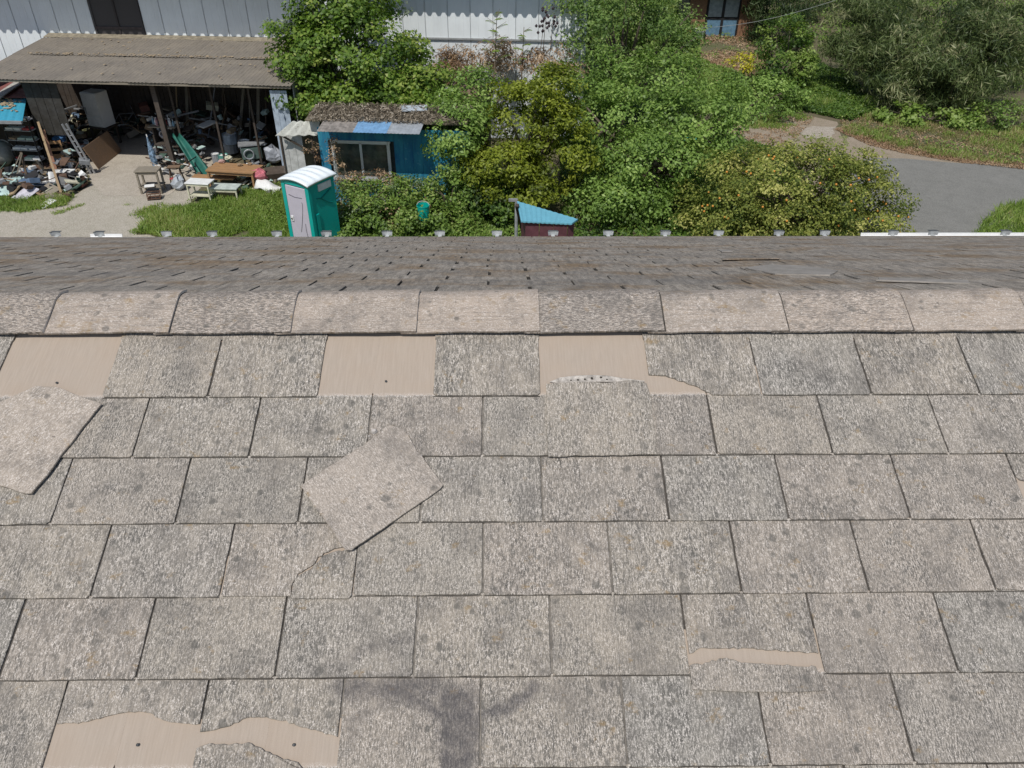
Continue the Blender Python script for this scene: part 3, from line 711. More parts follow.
# ------------------------------------------------------------- leaves
def leaf_mat(name, cols, trans=.34, rough=.5, spec=.35):
    k = NT(name); at = k.node('ShaderNodeAttribute'); at.attribute_name = 'tint'
    cr = k.node('ShaderNodeValToRGB'); k.set(cr.inputs[0], at.outputs['Fac']); e = cr.color_ramp.elements
    while len(e) < len(cols): e.new(.5)
    for i, c in enumerate(cols): e[i].position = i/(len(cols)-1); e[i].color = c+(1,)
    k.col(cr.outputs[0]); k.b.inputs['Roughness'].default_value = rough; k.b.inputs['Specular IOR Level'].default_value = spec
    tr = k.node('ShaderNodeBsdfTranslucent'); hs = k.node('ShaderNodeHueSaturation'); k.set(hs.inputs['Color'], cr.outputs[0]); hs.inputs['Value'].default_value = 1.5; hs.inputs['Saturation'].default_value = 1.1
    k.set(tr.inputs[0], hs.outputs[0]); mx = k.node('ShaderNodeMixShader'); mx.inputs[0].default_value = trans
    k.t.links.new(k.b.outputs[0], mx.inputs[1]); k.t.links.new(tr.outputs[0], mx.inputs[2]); k.t.links.new(mx.outputs[0], k.n['Material Output'].inputs[0])
    return k.m
R_ = np.random.default_rng(11)
def leaves(name, C, N, L, W, mat, parent=None, droop=0.0, tint=None, A=None, kind=None, fold=.25):
    """C centres, N normals, L length, W width per leaf; pointed four-cornered leaves"""
    n = len(C)
    if A is None:
        A = R_.normal(size=(n, 3)); A[:, 2] -= droop
    A = A-(A*N).sum(1)[:, None]*N; A /= np.linalg.norm(A, axis=1)[:, None]+1e-9
    B = np.cross(N, A); L = np.broadcast_to(L, n)[:, None]; W = np.broadcast_to(W, n)[:, None]
    V = np.empty((n, 4, 3)); V[:, 0] = C-A*L*.5; V[:, 1] = C+B*W*.5-A*L*.05+N*W*fold*.5; V[:, 2] = C+A*L*.5-N*L*.08; V[:, 3] = C-B*W*.5-A*L*.05+N*W*fold*.5
    me = bpy.data.meshes.new(name); me.vertices.add(4*n); me.vertices.foreach_set('co', V.astype(np.float32).ravel())
    me.loops.add(4*n); me.loops.foreach_set('vertex_index', np.arange(4*n, dtype=np.int32)); me.polygons.add(n)
    me.polygons.foreach_set('loop_start', np.arange(0, 4*n, 4, dtype=np.int32)); me.polygons.foreach_set('loop_total', np.full(n, 4, dtype=np.int32))
    me.update(calc_edges=True)
    if tint is None: tint = R_.random(n)
    at = me.attributes.new('tint', 'FLOAT', 'POINT'); at.data.foreach_set('value', np.repeat(np.clip(tint, 0, 1), 4).astype(np.float32))
    me.materials.append(mat); o = link(name, me, parent)
    if kind: o['kind'] = kind
    return o
def unit(v): return v/(np.linalg.norm(v, axis=1)[:, None]+1e-9)
def crown_pts(blobs, dens=1.0, clump=.28, per=34, up=.55, jitter=.55, shell=.62):
    """blobs: (cx,cy,cz, rx,ry,rz, clumps). Twig tips spread through each blob, leaves round every tip"""
    Cs, Ns, Ts, tips = [], [], [], []
    for cx, cy, cz, rx, ry, rz, m in blobs:
        m = int(m*dens); d = unit(R_.normal(size=(m, 3))); rad = shell+(1-shell)*R_.random(m)**.7
        rad *= 1+.13*np.sin(d[:, 0]*5+cx)*np.cos(d[:, 1]*4+cy*2)+R_.normal(0, .06, m)
        c = np.array([cx, cy, cz])+d*rad[:, None]*[rx, ry, rz]; c[:, 2] = np.maximum(c[:, 2], .12); tips.append(c)
        cl_t = R_.normal(0, .21, m)+.12*np.sin(c[:, 0]*2.1+c[:, 2]*2.7)*np.cos(c[:, 1]*1.9+c[:, 2]); size = clump*R_.uniform(.65, 1.6, m)  # tint shifts by clump, painting broad light and dark into the crown
        k = np.maximum(6, (per*(size/clump)**2).astype(int)); idx = np.repeat(np.arange(m), k); nn = len(idx)
        off = unit(R_.normal(size=(nn, 3)))*(R_.random(nn)**.45)[:, None]; off[:, 2] *= .62
        p = c[idx]+off*size[idx][:, None]; p[:, 2] = np.maximum(p[:, 2], .05)
        nrm = unit(d[idx]*.5+off*.35+np.array([0, 0, up])+R_.normal(size=(nn, 3))*jitter)
        Cs.append(p); Ns.append(nrm); Ts.append(.5+cl_t[idx]+R_.normal(0, .17, nn))
    return np.concatenate(Cs), np.concatenate(Ns), np.concatenate(Ts), np.concatenate(tips)
M_BARK = wood('grey_brown_bark', (.13, .10, .075)); M_TWIG = wood('pale_twig', (.26, .2, .14))
def limbs(base, tips, parent, r0=.12, n=14, mat=None, name='trunk', split=.35):
    mb = MB(); base = np.array(base); c = tips.mean(0); fork = base+(c-base)*split; fork[2] = base[2]+(c[2]-base[2])*split+.1
    mid = (base+fork)/2+R_.normal(0, .06, 3)
    mb.bar(base, mid, r0*2, n=7, w2=r0*1.7); mb.bar(mid, fork, r0*1.7, n=7, w2=r0*1.35)
    sel = tips[R_.choice(len(tips), min(n, len(tips)), replace=False)]
    for t in sel:
        m1 = fork+(t-fork)*.45+R_.normal(0, .12, 3); m1[2] += .12
        mb.bar(fork, m1, r0*1.0, n=5, w2=r0*.55); mb.bar(m1, t, r0*.55, n=5, w2=r0*.15)
        near_ = tips[np.argsort(((tips-m1)**2).sum(1))[:4]]
        for q in near_: mb.bar(m1, q, r0*.35, n=4, w2=r0*.08)
    return mb.build(name, mat or M_BARK, parent)
def px_blob(px, py, y, rpx, rpy, ry, m):
    c = Yp(px, py, y); dist = np.linalg.norm(np.array(c)-CAM); return (c[0], c[1], c[2], rpx*dist/FPX, ry, rpy*dist/FPX, m)
def plant(kind, label, cat, blobs, mat, leaf=(.10, .05), group=None, r0=.08, n=12, base=None, stem='trunk', crown='crown', clump=.28, per=34, dens=1.0, droop=0.0, up=.55, bark=None, jitter=.42, shell=.72):
    Cc, Nn, Tt, tips = crown_pts(blobs, dens*.64, clump*1.15, per*1.22, up, jitter, shell)
    if base is None: base = (float(tips[:, 0].mean()), float(tips[:, 1].mean()), 0)
    base = (base[0], base[1], gz(base[0], base[1])-.05)
    t = thing(kind, label, cat, base, 0, group); b = np.array(base)
    n_ = len(Cc); L = leaf[0]*R_.uniform(.7, 1.3, n_); W = leaf[1]*R_.uniform(.7, 1.3, n_)
    leaves(crown, Cc-b, Nn, L, W, mat, t, droop=droop, tint=Tt)
    limbs((0, 0, 0), tips-b, t, r0, n, bark, stem)
    return t
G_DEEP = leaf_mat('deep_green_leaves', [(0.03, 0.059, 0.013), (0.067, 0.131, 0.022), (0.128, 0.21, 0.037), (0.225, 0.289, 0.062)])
G_VINE = leaf_mat('vine_green_leaves', [(0.048, 0.085, 0.013), (0.095, 0.172, 0.024), (0.174, 0.27, 0.042), (0.317, 0.371, 0.088)])
G_FRESH = leaf_mat('fresh_green_leaves', [(0.082, 0.135, 0.027), (0.154, 0.249, 0.051), (0.235, 0.354, 0.079), (0.344, 0.453, 0.122)])
G_OLIVE = leaf_mat('yellow_green_leaves', [(0.05, 0.07, 0.009), (0.131, 0.171, 0.017), (0.23, 0.273, 0.028), (0.328, 0.368, 0.056)])
G_CITRUS = leaf_mat('citrus_leaves', [(0.052, 0.084, 0.019), (0.149, 0.187, 0.039), (0.279, 0.308, 0.068), (0.523, 0.505, 0.175)], rough=.6, spec=.2)
G_BAMBOO = leaf_mat('bamboo_leaves', [(0.034, 0.057, 0.017), (0.086, 0.121, 0.037), (0.161, 0.207, 0.075), (0.345, 0.345, 0.184)])
G_WEED = leaf_mat('weed_leaves', [(0.072, 0.116, 0.026), (0.129, 0.212, 0.039), (0.2, 0.3, 0.058), (0.315, 0.369, 0.117)])
G_GRASS = leaf_mat('grass_blades', [(0.089, 0.142, 0.027), (0.163, 0.255, 0.041), (0.238, 0.333, 0.068), (0.416, 0.383, 0.162)], trans=.35)
G_DRY = leaf_mat('dry_leaves', [(.14, .08, .045), (.26, .165, .09), (.36, .25, .15), (.46, .36, .24)], trans=.15)
G_LIME = leaf_mat('lime_leaves', [(.09, .15, .03), (.16, .25, .045), (.23, .32, .07), (.3, .38, .12)])
G_GREY = leaf_mat('dusty_grey_leaves', [(.09, .12, .07), (.15, .2, .11), (.24, .29, .18), (.36, .4, .28)])
G_YEL = leaf_mat('yellow_leaves', [(.35, .33, .03), (.5, .45, .04), (.6, .55, .06), (.3, .35, .05)])
# ------------------------------------------------------------- barn and workshop share one direction
AZ = math.radians(-5.0)
E0 = G(-31, 78, 3.2); E1 = G(289, 85.5, 3.2)      # workshop eave ends
WLEN = 11.3; WDEP = 5.17
WO = Vector((E0.x, E0.y, 0)); ex = Vector((math.cos(AZ), math.sin(AZ), 0)); ey = Vector((-math.sin(AZ), math.cos(AZ), 0))
def wl(p): d = Vector(p)-WO; return Vector((d.dot(ex), d.dot(ey), d.z))       # world -> workshop frame
def wallpt(px, py):      # picture place on the barn wall -> (x along, height)
    n = ey; c = Vector(CAM); d = Vector(ray(px, py)); P0 = WO+ey*WDEP; t = (P0-c).dot(n)/d.dot(n); q = wl(c+d*t); return q.x, q.z
def frontpt(px, py, off):  # upright plane 'off' behind the eave line
    n = ey; c = Vector(CAM); d = Vector(ray(px, py)); P0 = WO+ey*off; t = (P0-c).dot(n)/d.dot(n); return wl(c+d*t)
def wall_mat(name, c, rust=.3):
    k = NT(name); p = k.obj(); r = k.math('MULTIPLY', k.rnd(), 23)
    n1 = k.noise(k.mul(p, (3, 3, .35)), 1.6, 4, .65, w=r); n2 = k.noise(p, .8, 4, .6, w=r); n3 = k.noise(p, 7, 4, .7)
    a = k.mix(k.ramp(n2, .3, .7), c, tuple(x*.86 for x in c)); a = k.mix(k.math('MULTIPLY', k.ramp(n1, .52, .75), .22), a, tuple(x*.55 for x in c))
    a = k.mix(k.math('MULTIPLY', k.ramp(n3, .68, .8), rust), a, (.25, .14, .08)); a = k.mix(k.math('MULTIPLY', k.rnd(), .12), a, (.45, .47, .47))
    k.col(a); k.b.inputs['Roughness'].default_value = .6; return k.m
M_WHITE = wall_mat('white_painted_sheet', (.80, .84, .85), .10)
M_BROWN = wall_mat('dark_brown_door', (.035, .028, .028), .1)
barn = thing('barn', 'long white sheet metal barn with a dark brown sliding door across the top left', 'barn', WO+ey*WDEP, AZ)
xr = wallpt(585, 60)[0]; BL, BR, BH = -9.0, xr, 6.2
dx0, dx1 = wallpt(92, 18)[0], wallpt(142, 18)[0]
pw = .86; x = BL; 
while x < BR-.05:
    x2 = min(x+pw, BR)
    segs = [(x, x2, 0.0, BH)]
    if x2 > dx0 and x < dx1:
        segs = []
        if x < dx0: segs.append((x, dx0, 0, BH))
        if x2 > dx1: segs.append((dx1, x2, 0, BH))
    for a, b, z0, z1 in segs:
        if b-a < .03: continue
        p = MB(); w_ = b-a-.006
        prof = [(0, .02), (.02, 0), (.025, 0), (w_*.33-.02, 0), (w_*.33, -.007), (w_*.33+.02, 0), (w_*.67-.02, 0), (w_*.67, -.007), (w_*.67+.02, 0), (w_-.03, 0), (w_-.015, -.014), (w_, 0)]
        n = len(prof); p.add([(px_, py_, z) for z in (0, z1-z0) for px_, py_ in prof], [(i, i+1, n+i+1, n+i) for i in range(n-1)])
        p.add([(px_, py_+.03, z) for z in (0, z1-z0) for px_, py_ in ((0, 0), (w_, 0))], [(1, 0, 2, 3)])
        p.build('wall_panel', M_WHITE, barn, (a, 0, z0))
    x = x2
d = thing('door', None, None); del_ = d; d.parent = barn; d.location = (dx0, -.02, 0)
dw = dx1-dx0; MB().box((dw/2, .03, BH/2), (dw, .04, BH)).build('door_leaf', M_BROWN, d)
for zz in (1.4, 2.6, 3.9, 5.1): MB().box((dw/2, -.01, zz), (dw-.1, .05, .09)).build('door_rail', plain('worn_brown_rail', (.07, .055, .055), .7), d)
for xx in (.05, dw/2, dw-.05): MB().box((xx, -.004, BH/2), (.07, .05, BH)).build('door_stile', M_BROWN, d)
# flashing line low on the right part of the wall
fx0 = wallpt(395, 38)[0]; fz = wallpt(500, 39.5)[1]
MB().box(((fx0+BR)/2, -.045, fz), (BR-fx0, .05, .06)).build('wall_flashing', plain('grey_flashing', (.32, .33, .33), .6), barn)
# folded-plate roof with its overhang (two heights of eave)
def fold_roof(x0, x1, over, z, par, rise=.22):
    k = MB(); per = .36; n = int((x1-x0)/per)
    prof = []
    for i in range(n): 
        a = x0+i*per; prof += [(a, 0), (a+.09, 0), (a+.17, .13), (a+.27, .13), (a+.35, 0)]
    m_ = len(prof)
    k.add([(px_, y, z+h_+(y+over)*rise) for y in (-over, 5.0, 9.5) for px_, h_ in prof], [(r*m_+i, r*m_+i+1, (r+1)*m_+i+1, (r+1)*m_+i) for r in range(2) for i in range(m_-1)])
    return k.build('roof', plain('grey_white_fold_roof', (.42, .44, .45), .5, .2), par)
sunk = math.tan(math.radians(SUN_EL))/math.cos(math.radians(SUN_AZ)-AZ)
zl = wallpt(20, 38)[1]; zr = wallpt(480, 20)[1]
xs_split = wallpt(330, 30)[0]
fold_roof(BL-.5, xs_split, (5.9-zl)/sunk, 5.9, barn); fold_roof(xs_split+.01, BR+.4, (5.9-zr)/sunk, 5.9, barn)
MB().box(((BL+BR)/2, 4.75, BH/2), (BR-BL, 9.4, BH)).build('barn_body', plain('barn_back_sheet', (.5, .52, .53), .7), barn)
# ---- open workshop with corrugated roof
ws = thing('open_workshop', 'open fronted workshop under a long brown-grey corrugated roof, packed with junk', 'shed', WO, AZ)
def sheet_mat():
    k = NT('old_cement_sheet'); p = k.obj(); r = k.math('MULTIPLY', k.rnd(), 11); q = k.pos()
    n1 = k.noise(q, .9, 5, .7); n2 = k.noise(q, 6, 4, .7); n3 = k.noise(k.mul(p, (1, .25, 1)), 9, 4, .7, w=r)
    a = k.mix(k.ramp(n1, .35, .65), (.235, .205, .165), (.175, .155, .13)); a = k.mix(k.math('MULTIPLY', k.ramp(n2, .5, .7), .5), a, (.22, .195, .16)); a = k.mix(k.math('MULTIPLY', k.ramp(n3, .5, .75), .5), a, (.085, .075, .06))
    a = k.mix(k.math('MULTIPLY', k.ramp(k.noise(q, 3.1, 4, .7), .66, .74), .6), a, (.36, .30, .22))
    k.col(a); k.b.inputs['Roughness'].default_value = .95; k.bump(n2, .4, .02); return k.m
M_CSHEET = sheet_mat()
sl = (3.6-3.2)/WDEP
SW = (WLEN-.05)/16
def corr_mesh(w_, d0, d1, per=.13, amp=.011):
    k = MB(); n = int(w_/per*4)
    def fn(u, v): x = u*(w_+.05); return (x, d0+(d1-d0)*v, (d0+(d1-d0)*v)*sl+amp*math.sin(2*math.pi*x/per))
    k.sheet(fn, n, 1, .008); return k.mesh('roof_sheet', M_CSHEET)
cm_lo = corr_mesh(SW, -.02, 2.75); cm_up = corr_mesh(SW, 2.6, 4.75)
x = 0.0; i = 0; SW = (WLEN-.05)/16
while i < 16:
    for me, dz in ((cm_lo, 0), (cm_up, .032)):
        o = link('roof_sheet', me, ws, (x, random.gauss(0, .012), 3.2+dz+.001*(i % 2)+random.uniform(0, .006)), (random.gauss(0, .002), 0, 0))
    x += SW; i += 1
MB().box((WLEN/2, 4.96, 3.2+4.9*sl+.05), (WLEN, .46, .02), Rx(.14)).build('ridge_flashing', plain('sandy_flashing', (.30, .26, .19), .9, 0, .25, .5, 5), ws)
# leaf litter caught along the overlap
mb = MB()
for _ in range(260):
    lx = random.uniform(.5, WLEN); ly = 2.72+random.gauss(0, .05) if random.random() < .7 else random.uniform(.3, 4.6); s_ = random.uniform(.02, .07)
    mb.box((lx, ly, 3.2+ly*sl+.055), (s_*1.8, s_, .012), Rz(random.uniform(0, 3)))
o = mb.build('leaf_litter', plain('dry_litter', (.42, .33, .22), .95), ws); o['kind'] = 'stuff'
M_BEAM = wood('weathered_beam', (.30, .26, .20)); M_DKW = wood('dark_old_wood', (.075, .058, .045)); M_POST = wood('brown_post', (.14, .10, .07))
MB().box((WLEN/2, .04, 3.13), (WLEN, .05, .07)).build('eave_beam', M_BEAM, ws)
for px in (172, 212, 250):
    q = frontpt(px, 100, .9); MB().box((q.x, .9, 1.62), (.07, .07, 3.24)).build('post', M_DKW, ws)
q = frontpt(155, 95, .5); MB().bar((q.x, .5, 3.05), (q.x+.05, .5, 0), .17).build('post', wood('grey_brown_post', (.09, .07, .055)), ws)
for i in range(9): 
    xx = .4+i*1.3; MB().bar((xx, 0.1, 3.08), (xx, WDEP-.1, 3.08+.36), .06, .1).build('rafter', M_DKW, ws)
for yy in (1.5, 3.0, 4.4): MB().box((WLEN/2, yy, 3.13+yy*sl), (WLEN-.2, .05, .05)).build('purlin', M_DKW, ws)
# dark back lining of boards, seen as verticals in the shade
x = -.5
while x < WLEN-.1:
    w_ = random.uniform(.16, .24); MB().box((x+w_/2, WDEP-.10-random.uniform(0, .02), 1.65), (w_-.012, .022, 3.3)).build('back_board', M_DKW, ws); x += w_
# left hanging panel and right end wall
qa, qb = frontpt(19, 80, .35), frontpt(54, 80, .35)
for i in range(4):
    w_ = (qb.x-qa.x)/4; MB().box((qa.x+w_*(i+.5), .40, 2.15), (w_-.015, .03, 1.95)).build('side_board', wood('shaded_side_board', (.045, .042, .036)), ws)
q0, q1 = frontpt(271, 100, .15), frontpt(291, 120, .15)
for i in range(3):
    w_ = (q1.x-q0.x)/3; MB().box((q0.x+w_*(i+.5), .15, 1.5), (w_-.008, .025, 3.0)).build('end_panel', plain('pale_blue_sheet', (.40, .47, .55), .6), ws)
MB().box((WLEN-.02, 2.7, 1.6), (.03, 4.9, 3.2)).build('end_wall', plain('grey_sheet_wall', (.3, .3, .3), .8), ws)
MB().box((-.6, 2.7, 1.5), (.03, 4.9, 3.0)).build('end_wall', plain('grey_sheet_wall', (.3, .3, .3), .8), ws)
# ------------------------------------------------------------- helper for small things
def wd(name, c): return wood(name, c)
def at(px, py, h=0.0): return G(px, py, h)
def stand(name, label, cat, px, py, rz=AZ, h=0.0, group=None):
    return thing(name, label, cat, at(px, py, h), rz, group)
# cloths, papers, sheets with folds
def drape(name, label, cat, px, py, w_, d_, h_, mat, rz=0, amp=.05, h=0.0, parent=None, tilt=None, nu=9, nv=7, seed=1):
    r = random.Random(seed); ph = [r.uniform(0, 6) for _ in range(6)]
    def fn(u, v):
        x, y = (u-.5)*w_, (v-.5)*d_; e = 1+.12*math.sin(5*u+ph[0])*math.sin(4*v+ph[1])
        z = h_*(1-.9*abs(2*v-1)**2)*(.7+.3*math.sin(4*u+ph[2]))+amp*math.sin(9*u+ph[3])*math.cos(8*v+ph[4])+.02
        return (x*e, y*e, max(.01, z))
    k = MB(); k.sheet(fn, nu, nv, .006); me = k.mesh(name, mat, True); p = at(px, py, h)
    o = link(name, me, None, p, (tilt or (0, 0, rz))); return tag(o, label, cat)
def board(name, label, cat, px, py, w_, d_, th, mat, rot, h=0.0, group=None):
    me = MB().box((0, 0, th/2), (w_, d_, th), bev=.006).mesh(name, mat); o = link(name, me, None, at(px, py, h), rot); return tag(o, label, cat, group)
def pole(name, label, cat, a, b, w_, mat, h_=None, n=4, group=None):   # a,b = (px,py,height)
    A, B = at(*a), at(*b); k = MB().bar((0, 0, 0), tuple(B-A), w_, h_ or w_, n); o = k.build(name, mat, None, A); return tag(o, label, cat, group)
P_WHITE = plain('dirty_white', (.72, .72, .69), .6, 0, .08, .25); P_CREAM = plain('cream_paint', (.66, .63, .47), .6)
P_TEAL = plain('teal_plastic', (.0, .36, .31), .35, 0, .05, .06, 3, .5); P_LILAC = plain('lilac_door', (.50, .47, .53), .4, 0, .04, .08, 3, .5)
P_ROOFW = plain('white_plastic_roof', (.78, .83, .84), .4, 0, .04, .1, 3, .5); P_LINE = plain('dark_seam', (.12, .11, .13), .6)
P_BLUE = plain('faded_blue', (.08, .20, .42), .6); P_GREENT = plain('green_tarp', (.02, .13, .10), .55); P_CARD = plain('cardboard', (.34, .24, .15), .9)
P_RED = plain('faded_red', (.42, .07, .07), .7); P_GREY = plain('grey_steel', (.34, .35, .36), .5, .3); P_BLACK = plain('black_rubber', (.02, .02, .022), .6)
P_ORANGE = wood('orange_wood', (.42, .24, .11)); P_TAN = wood('tan_wood', (.40, .29, .17)); P_GW = wood('grey_weathered_wood', (.30, .26, .20)); P_PLY = wood('brown_plywood', (.24, .16, .10))
P_SHEEN = plain('pale_metal', (.55, .57, .6), .35, .5)
# ------------------------------------------------------------- portable toilet
c4 = [G(px, py, 2.28) for px, py in ((280.5, 175), (308.3, 182), (332.5, 168.5), (304.6, 161.8))]
cen = (c4[0]+c4[1]+c4[2]+c4[3])/4; e1 = (c4[1]-c4[0]); rzt = math.atan2(e1.y, e1.x)
t = thing('portable_toilet', 'teal portable toilet with a lilac door and white ribbed roof behind the far eave', 'portable toilet', (cen.x, cen.y, 0), rzt)
W2, D2 = .50, .53
body = MB(); body.box((0, 0, .09), (1.02, 1.10, .18), bev=.02); body.build('base', plain('dark_teal_base', (.01, .12, .11), .5), t)
MB().box((0, .04, 1.15), (.96, .98, 1.96), bev=.03).build('cabin_shell', P_TEAL, t)
for sx in (-1, 1):
    MB().box((sx*.445, -.50, 1.15), (.13, .10, 1.98), bev=.025).build('corner_post', P_TEAL, t)
MB().box((0, -.50, 2.09), (.80, .10, .13), bev=.02).build('door_header', P_TEAL, t)
dr = thing('door', None, None); dr.parent = t; dr.location = (0, -.52, 0)
MB().box((0, 0, 1.10), (.74, .05, 1.82), bev=.015).build('door_leaf', P_LILAC, dr)
k = MB(); 
def curve(pts): 
    for a, b in zip(pts[:-1], pts[1:]): k.bar(a, b, .010, .010)
curve([(-.28, -.03, 1.74), (-.05, -.03, 1.70), (.22, -.03, 1.72)]); curve([(.18+.12*math.cos(a)-.34*(1-math.sin(a)), -.03, .55+1.05*math.sin(a)) for a in np.linspace(.1, 1.45, 8)]); curve([(.20+.1*(v-1)**2, -.03, .3+v*.5) for v in np.linspace(0, 1.3, 6)])
k.build('door_rib', P_LINE, dr)
MB().box((-.27, -.04, 1.02), (.09, .03, .16), bev=.008).build('door_latch', P_WHITE, dr); MB().lathe([(.02, 0), (.02, .02)], 8, Matrix.Translation((-.27, -.06, 1.02)) @ Rx(math.pi/2)).build('latch_dial', P_BLACK, dr)
for sx in (-1, 1):
    MB().box((sx*.492, .12, 1.93), (.03, .52, .20), bev=.008).build('side_vent', P_WHITE, t)
    k = MB(); pts = [(sx*.487, -.25+.55*v, 1.66-.30*math.sin(v*1.4)**2) for v in np.linspace(0, 1.15, 8)]; k.path(pts, .012, 4)
    pts = [(sx*.487, -.05+.4*v, 1.62+.16*v) for v in np.linspace(0, 1, 5)]; k.path(pts, .014, 4); pts = [(sx*.487, -.36, z) for z in (.2, .7, 1.2)]; k.path(pts, .014, 4)
    k.build('side_rib', plain('teal_shade_rib', (.0, .20, .18), .5), t)
    MB().box((sx*.488, -.30, .72), (.035, .12, 1.0), bev=.01).build('corner_rib', P_TEAL, t)
k = MB()
def rf(u, v): 
    x = (u-.5)*1.12; return (x, (v-.5)*1.22, 2.18+.10*(1-(2*u-1)**2)+.016*math.sin(v*math.pi*9)*(1-abs(2*u-1)**4)-.03*abs(2*v-1)**4)
k.sheet(rf, 12, 36, .05); k.build('roof', P_ROOFW, t, smooth=True)
# ------------------------------------------------------------- blue shed
def bs(px, py, off): return frontpt(px, py, off)
wy = wl(Vector((-4.3, 22.25, 0))).y
P_a = bs(320, 150, wy); P_b = bs(470, 150, wy)
shed = thing('blue_shed', 'low blue painted shed with a sliding window and litter-strewn flat roof', 'shed', WO+ex*P_a.x+ey*wy, AZ); SWd = P_b.x-P_a.x
def blue_mat():
    k = NT('faded_blue_boards'); p = k.obj(); r = k.math('MULTIPLY', k.rnd(), 9); n1 = k.noise(k.mul(p, (2, 2, .5)), 1.5, 5, .7, w=r); n2 = k.noise(p, 8, 4, .7, w=r)
    a = k.mix(k.ramp(n1, .38, .62), (.012, .12, .24), (.035, .24, .33)); a = k.mix(k.math('MULTIPLY', k.ramp(n2, .58, .72), .5), a, (.20, .42, .50)); a = k.mix(k.math('MULTIPLY', k.ramp(k.noise(p, 3, 4, .7, w=r), .6, .75), .4), a, (.015, .07, .15)); k.col(a); k.b.inputs['Roughness'].default_value = .7; return k.m
M_BLUEW = blue_mat()
wx0, wx1 = bs(331, 140, wy).x-P_a.x, bs(389.5, 141, wy).x-P_a.x; wz0, wz1 = bs(345, 178, wy).z, bs(345, 140, wy).z
x = 0.0; SH = 2.62
while x < SWd:
    w_ = min(.30, SWd-x); xm_ = x+w_/2
    if wx0-.02 < xm_ < wx1+.02:
        MB().box((xm_, 0, wz0/2), (w_-.005, .03, wz0)).build('wall_board', M_BLUEW, shed); MB().box((xm_, 0, (wz1+SH)/2), (w_-.005, .03, SH-wz1)).build('wall_board', M_BLUEW, shed)
    else: MB().box((xm_, 0, SH/2), (w_-.005, .03, SH)).build('wall_board', M_BLUEW, shed)
    x += w_
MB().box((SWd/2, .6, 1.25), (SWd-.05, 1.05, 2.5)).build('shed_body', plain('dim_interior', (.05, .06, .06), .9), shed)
win = thing('window', None, None); win.parent = shed; win.location = (wx0, -.03, wz0); ww, wh = wx1-wx0, wz1-wz0
M_ALU = plain('aluminium_frame', (.62, .64, .64), .4, .3, .05, .15)
k = MB(); f_ = .055
k.box((ww/2, 0, f_/2-.02), (ww+.1, .08, f_+.03)); k.box((ww/2, 0, wh-f_/2), (ww+.04, .06, f_)); k.box((f_/2, 0, wh/2), (f_, .06, wh)); k.box((ww-f_/2, 0, wh/2), (f_, .06, wh)); k.build('window_frame', M_ALU, win)
def glass_mat():
    k = NT('dusty_window_glass'); n = k.noise(k.obj(), 3, 4, .6); k.col(k.mix(k.ramp(n, .4, .7), (.035, .04, .036), (.10, .11, .09))); k.b.inputs['Roughness'].default_value = .12; k.b.inputs['Specular IOR Level'].default_value = .6; return k.m
M_GLASS = glass_mat()
for sx, dy in ((0, .0), (1, -.012)):
    s_ = MB(); x0 = f_+sx*(ww-2*f_)/2; w_ = (ww-2*f_)/2; y = dy-.005
    s_.box((x0+.02, y, wh/2), (.04, .025, wh-2*f_)); s_.box((x0+w_-.02, y, wh/2), (.04, .025, wh-2*f_)); s_.box((x0+w_/2, y, f_+.02), (w_, .025, .04)); s_.box((x0+w_/2, y, wh-f_-.02), (w_, .025, .04)); s_.build('window_sash', M_ALU, win)
    MB().box((x0+w_/2, y+.004, wh/2), (w_-.06, .006, wh-2*f_-.06)).build('window_pane', M_GLASS, win)
# roof: front metal strip pieces, litter covered deck behind
ov = .95; rz0 = bs(360, 132.5, wy-ov).z
for i, (a, b, m_) in enumerate(((316, 352, plain('rusty_grey_strip', (.30, .27, .24), .7, .1, .3, .6)), (352, 386, plain('sky_blue_strip', (.20, .38, .60), .5, .1, .15, .3)), (386, 419, plain('grey_metal_strip', (.42, .45, .47), .5, .3, .15, .3)))):
    xa, xb = bs(a, 128, wy-ov).x-P_a.x, bs(b, 128, wy-ov).x-P_a.x
    k = MB(); k.sheet(lambda u, v: (xa+(xb-xa)*u, -ov+v*.95, rz0+v*.10+.005*math.sin(u*(xb-xa)*2*math.pi/.11)), 30, 1, .006); k.build('roof_sheet', m_, shed)
def litter_mat():
    k = NT('litter_roof'); p = k.pos(); n = k.noise(p, 5, 5, .75); n2 = k.noise(p, 22, 3, .7); k.col(k.mix(k.ramp(n2, .35, .65), k.mix(k.ramp(n, .4, .6), (.20, .165, .12), (.27, .235, .18)), (.10, .085, .06))); k.bump(n2, .8, .03); return k.m
k = MB(); k.sheet(lambda u, v: (-.3+(SWd+.1)*u, -.12+v*1.25, rz0+.09+v*.10+.04*math.sin(u*17)*math.sin(v*7)), 24, 8, .05); k.build('roof_deck', litter_mat(), shed)
C_ = []; 
for _ in range(3800): C_.append((random.uniform(-.2, SWd), random.uniform(-.25, 1.15), 0))
C_ = np.array(C_); C_[:, 2] = rz0+.12+C_[:, 1]*.085+R_.random(len(C_))*.10
N_ = unit(R_.normal(size=C_.shape)*.8+[0, 0, 1]); leaves('leaf_litter', C_, N_, .16*R_.uniform(.4, 1.6, len(C_)), .03, leaf_mat('grey_brown_litter', [(.10, .08, .055), (.19, .155, .11), (.28, .235, .175), (.42, .37, .29)], trans=.1), shed, kind='stuff')
q = bs(417, 112.5, wy+1.2); MB().box((q.x-P_a.x, .8, rz0+.26), (.8, .45, .02), Rz(.2) @ Rx(.1)).build('loose_roof_sheet', plain('grey_blue_sheet', (.45, .5, .53), .5), shed)
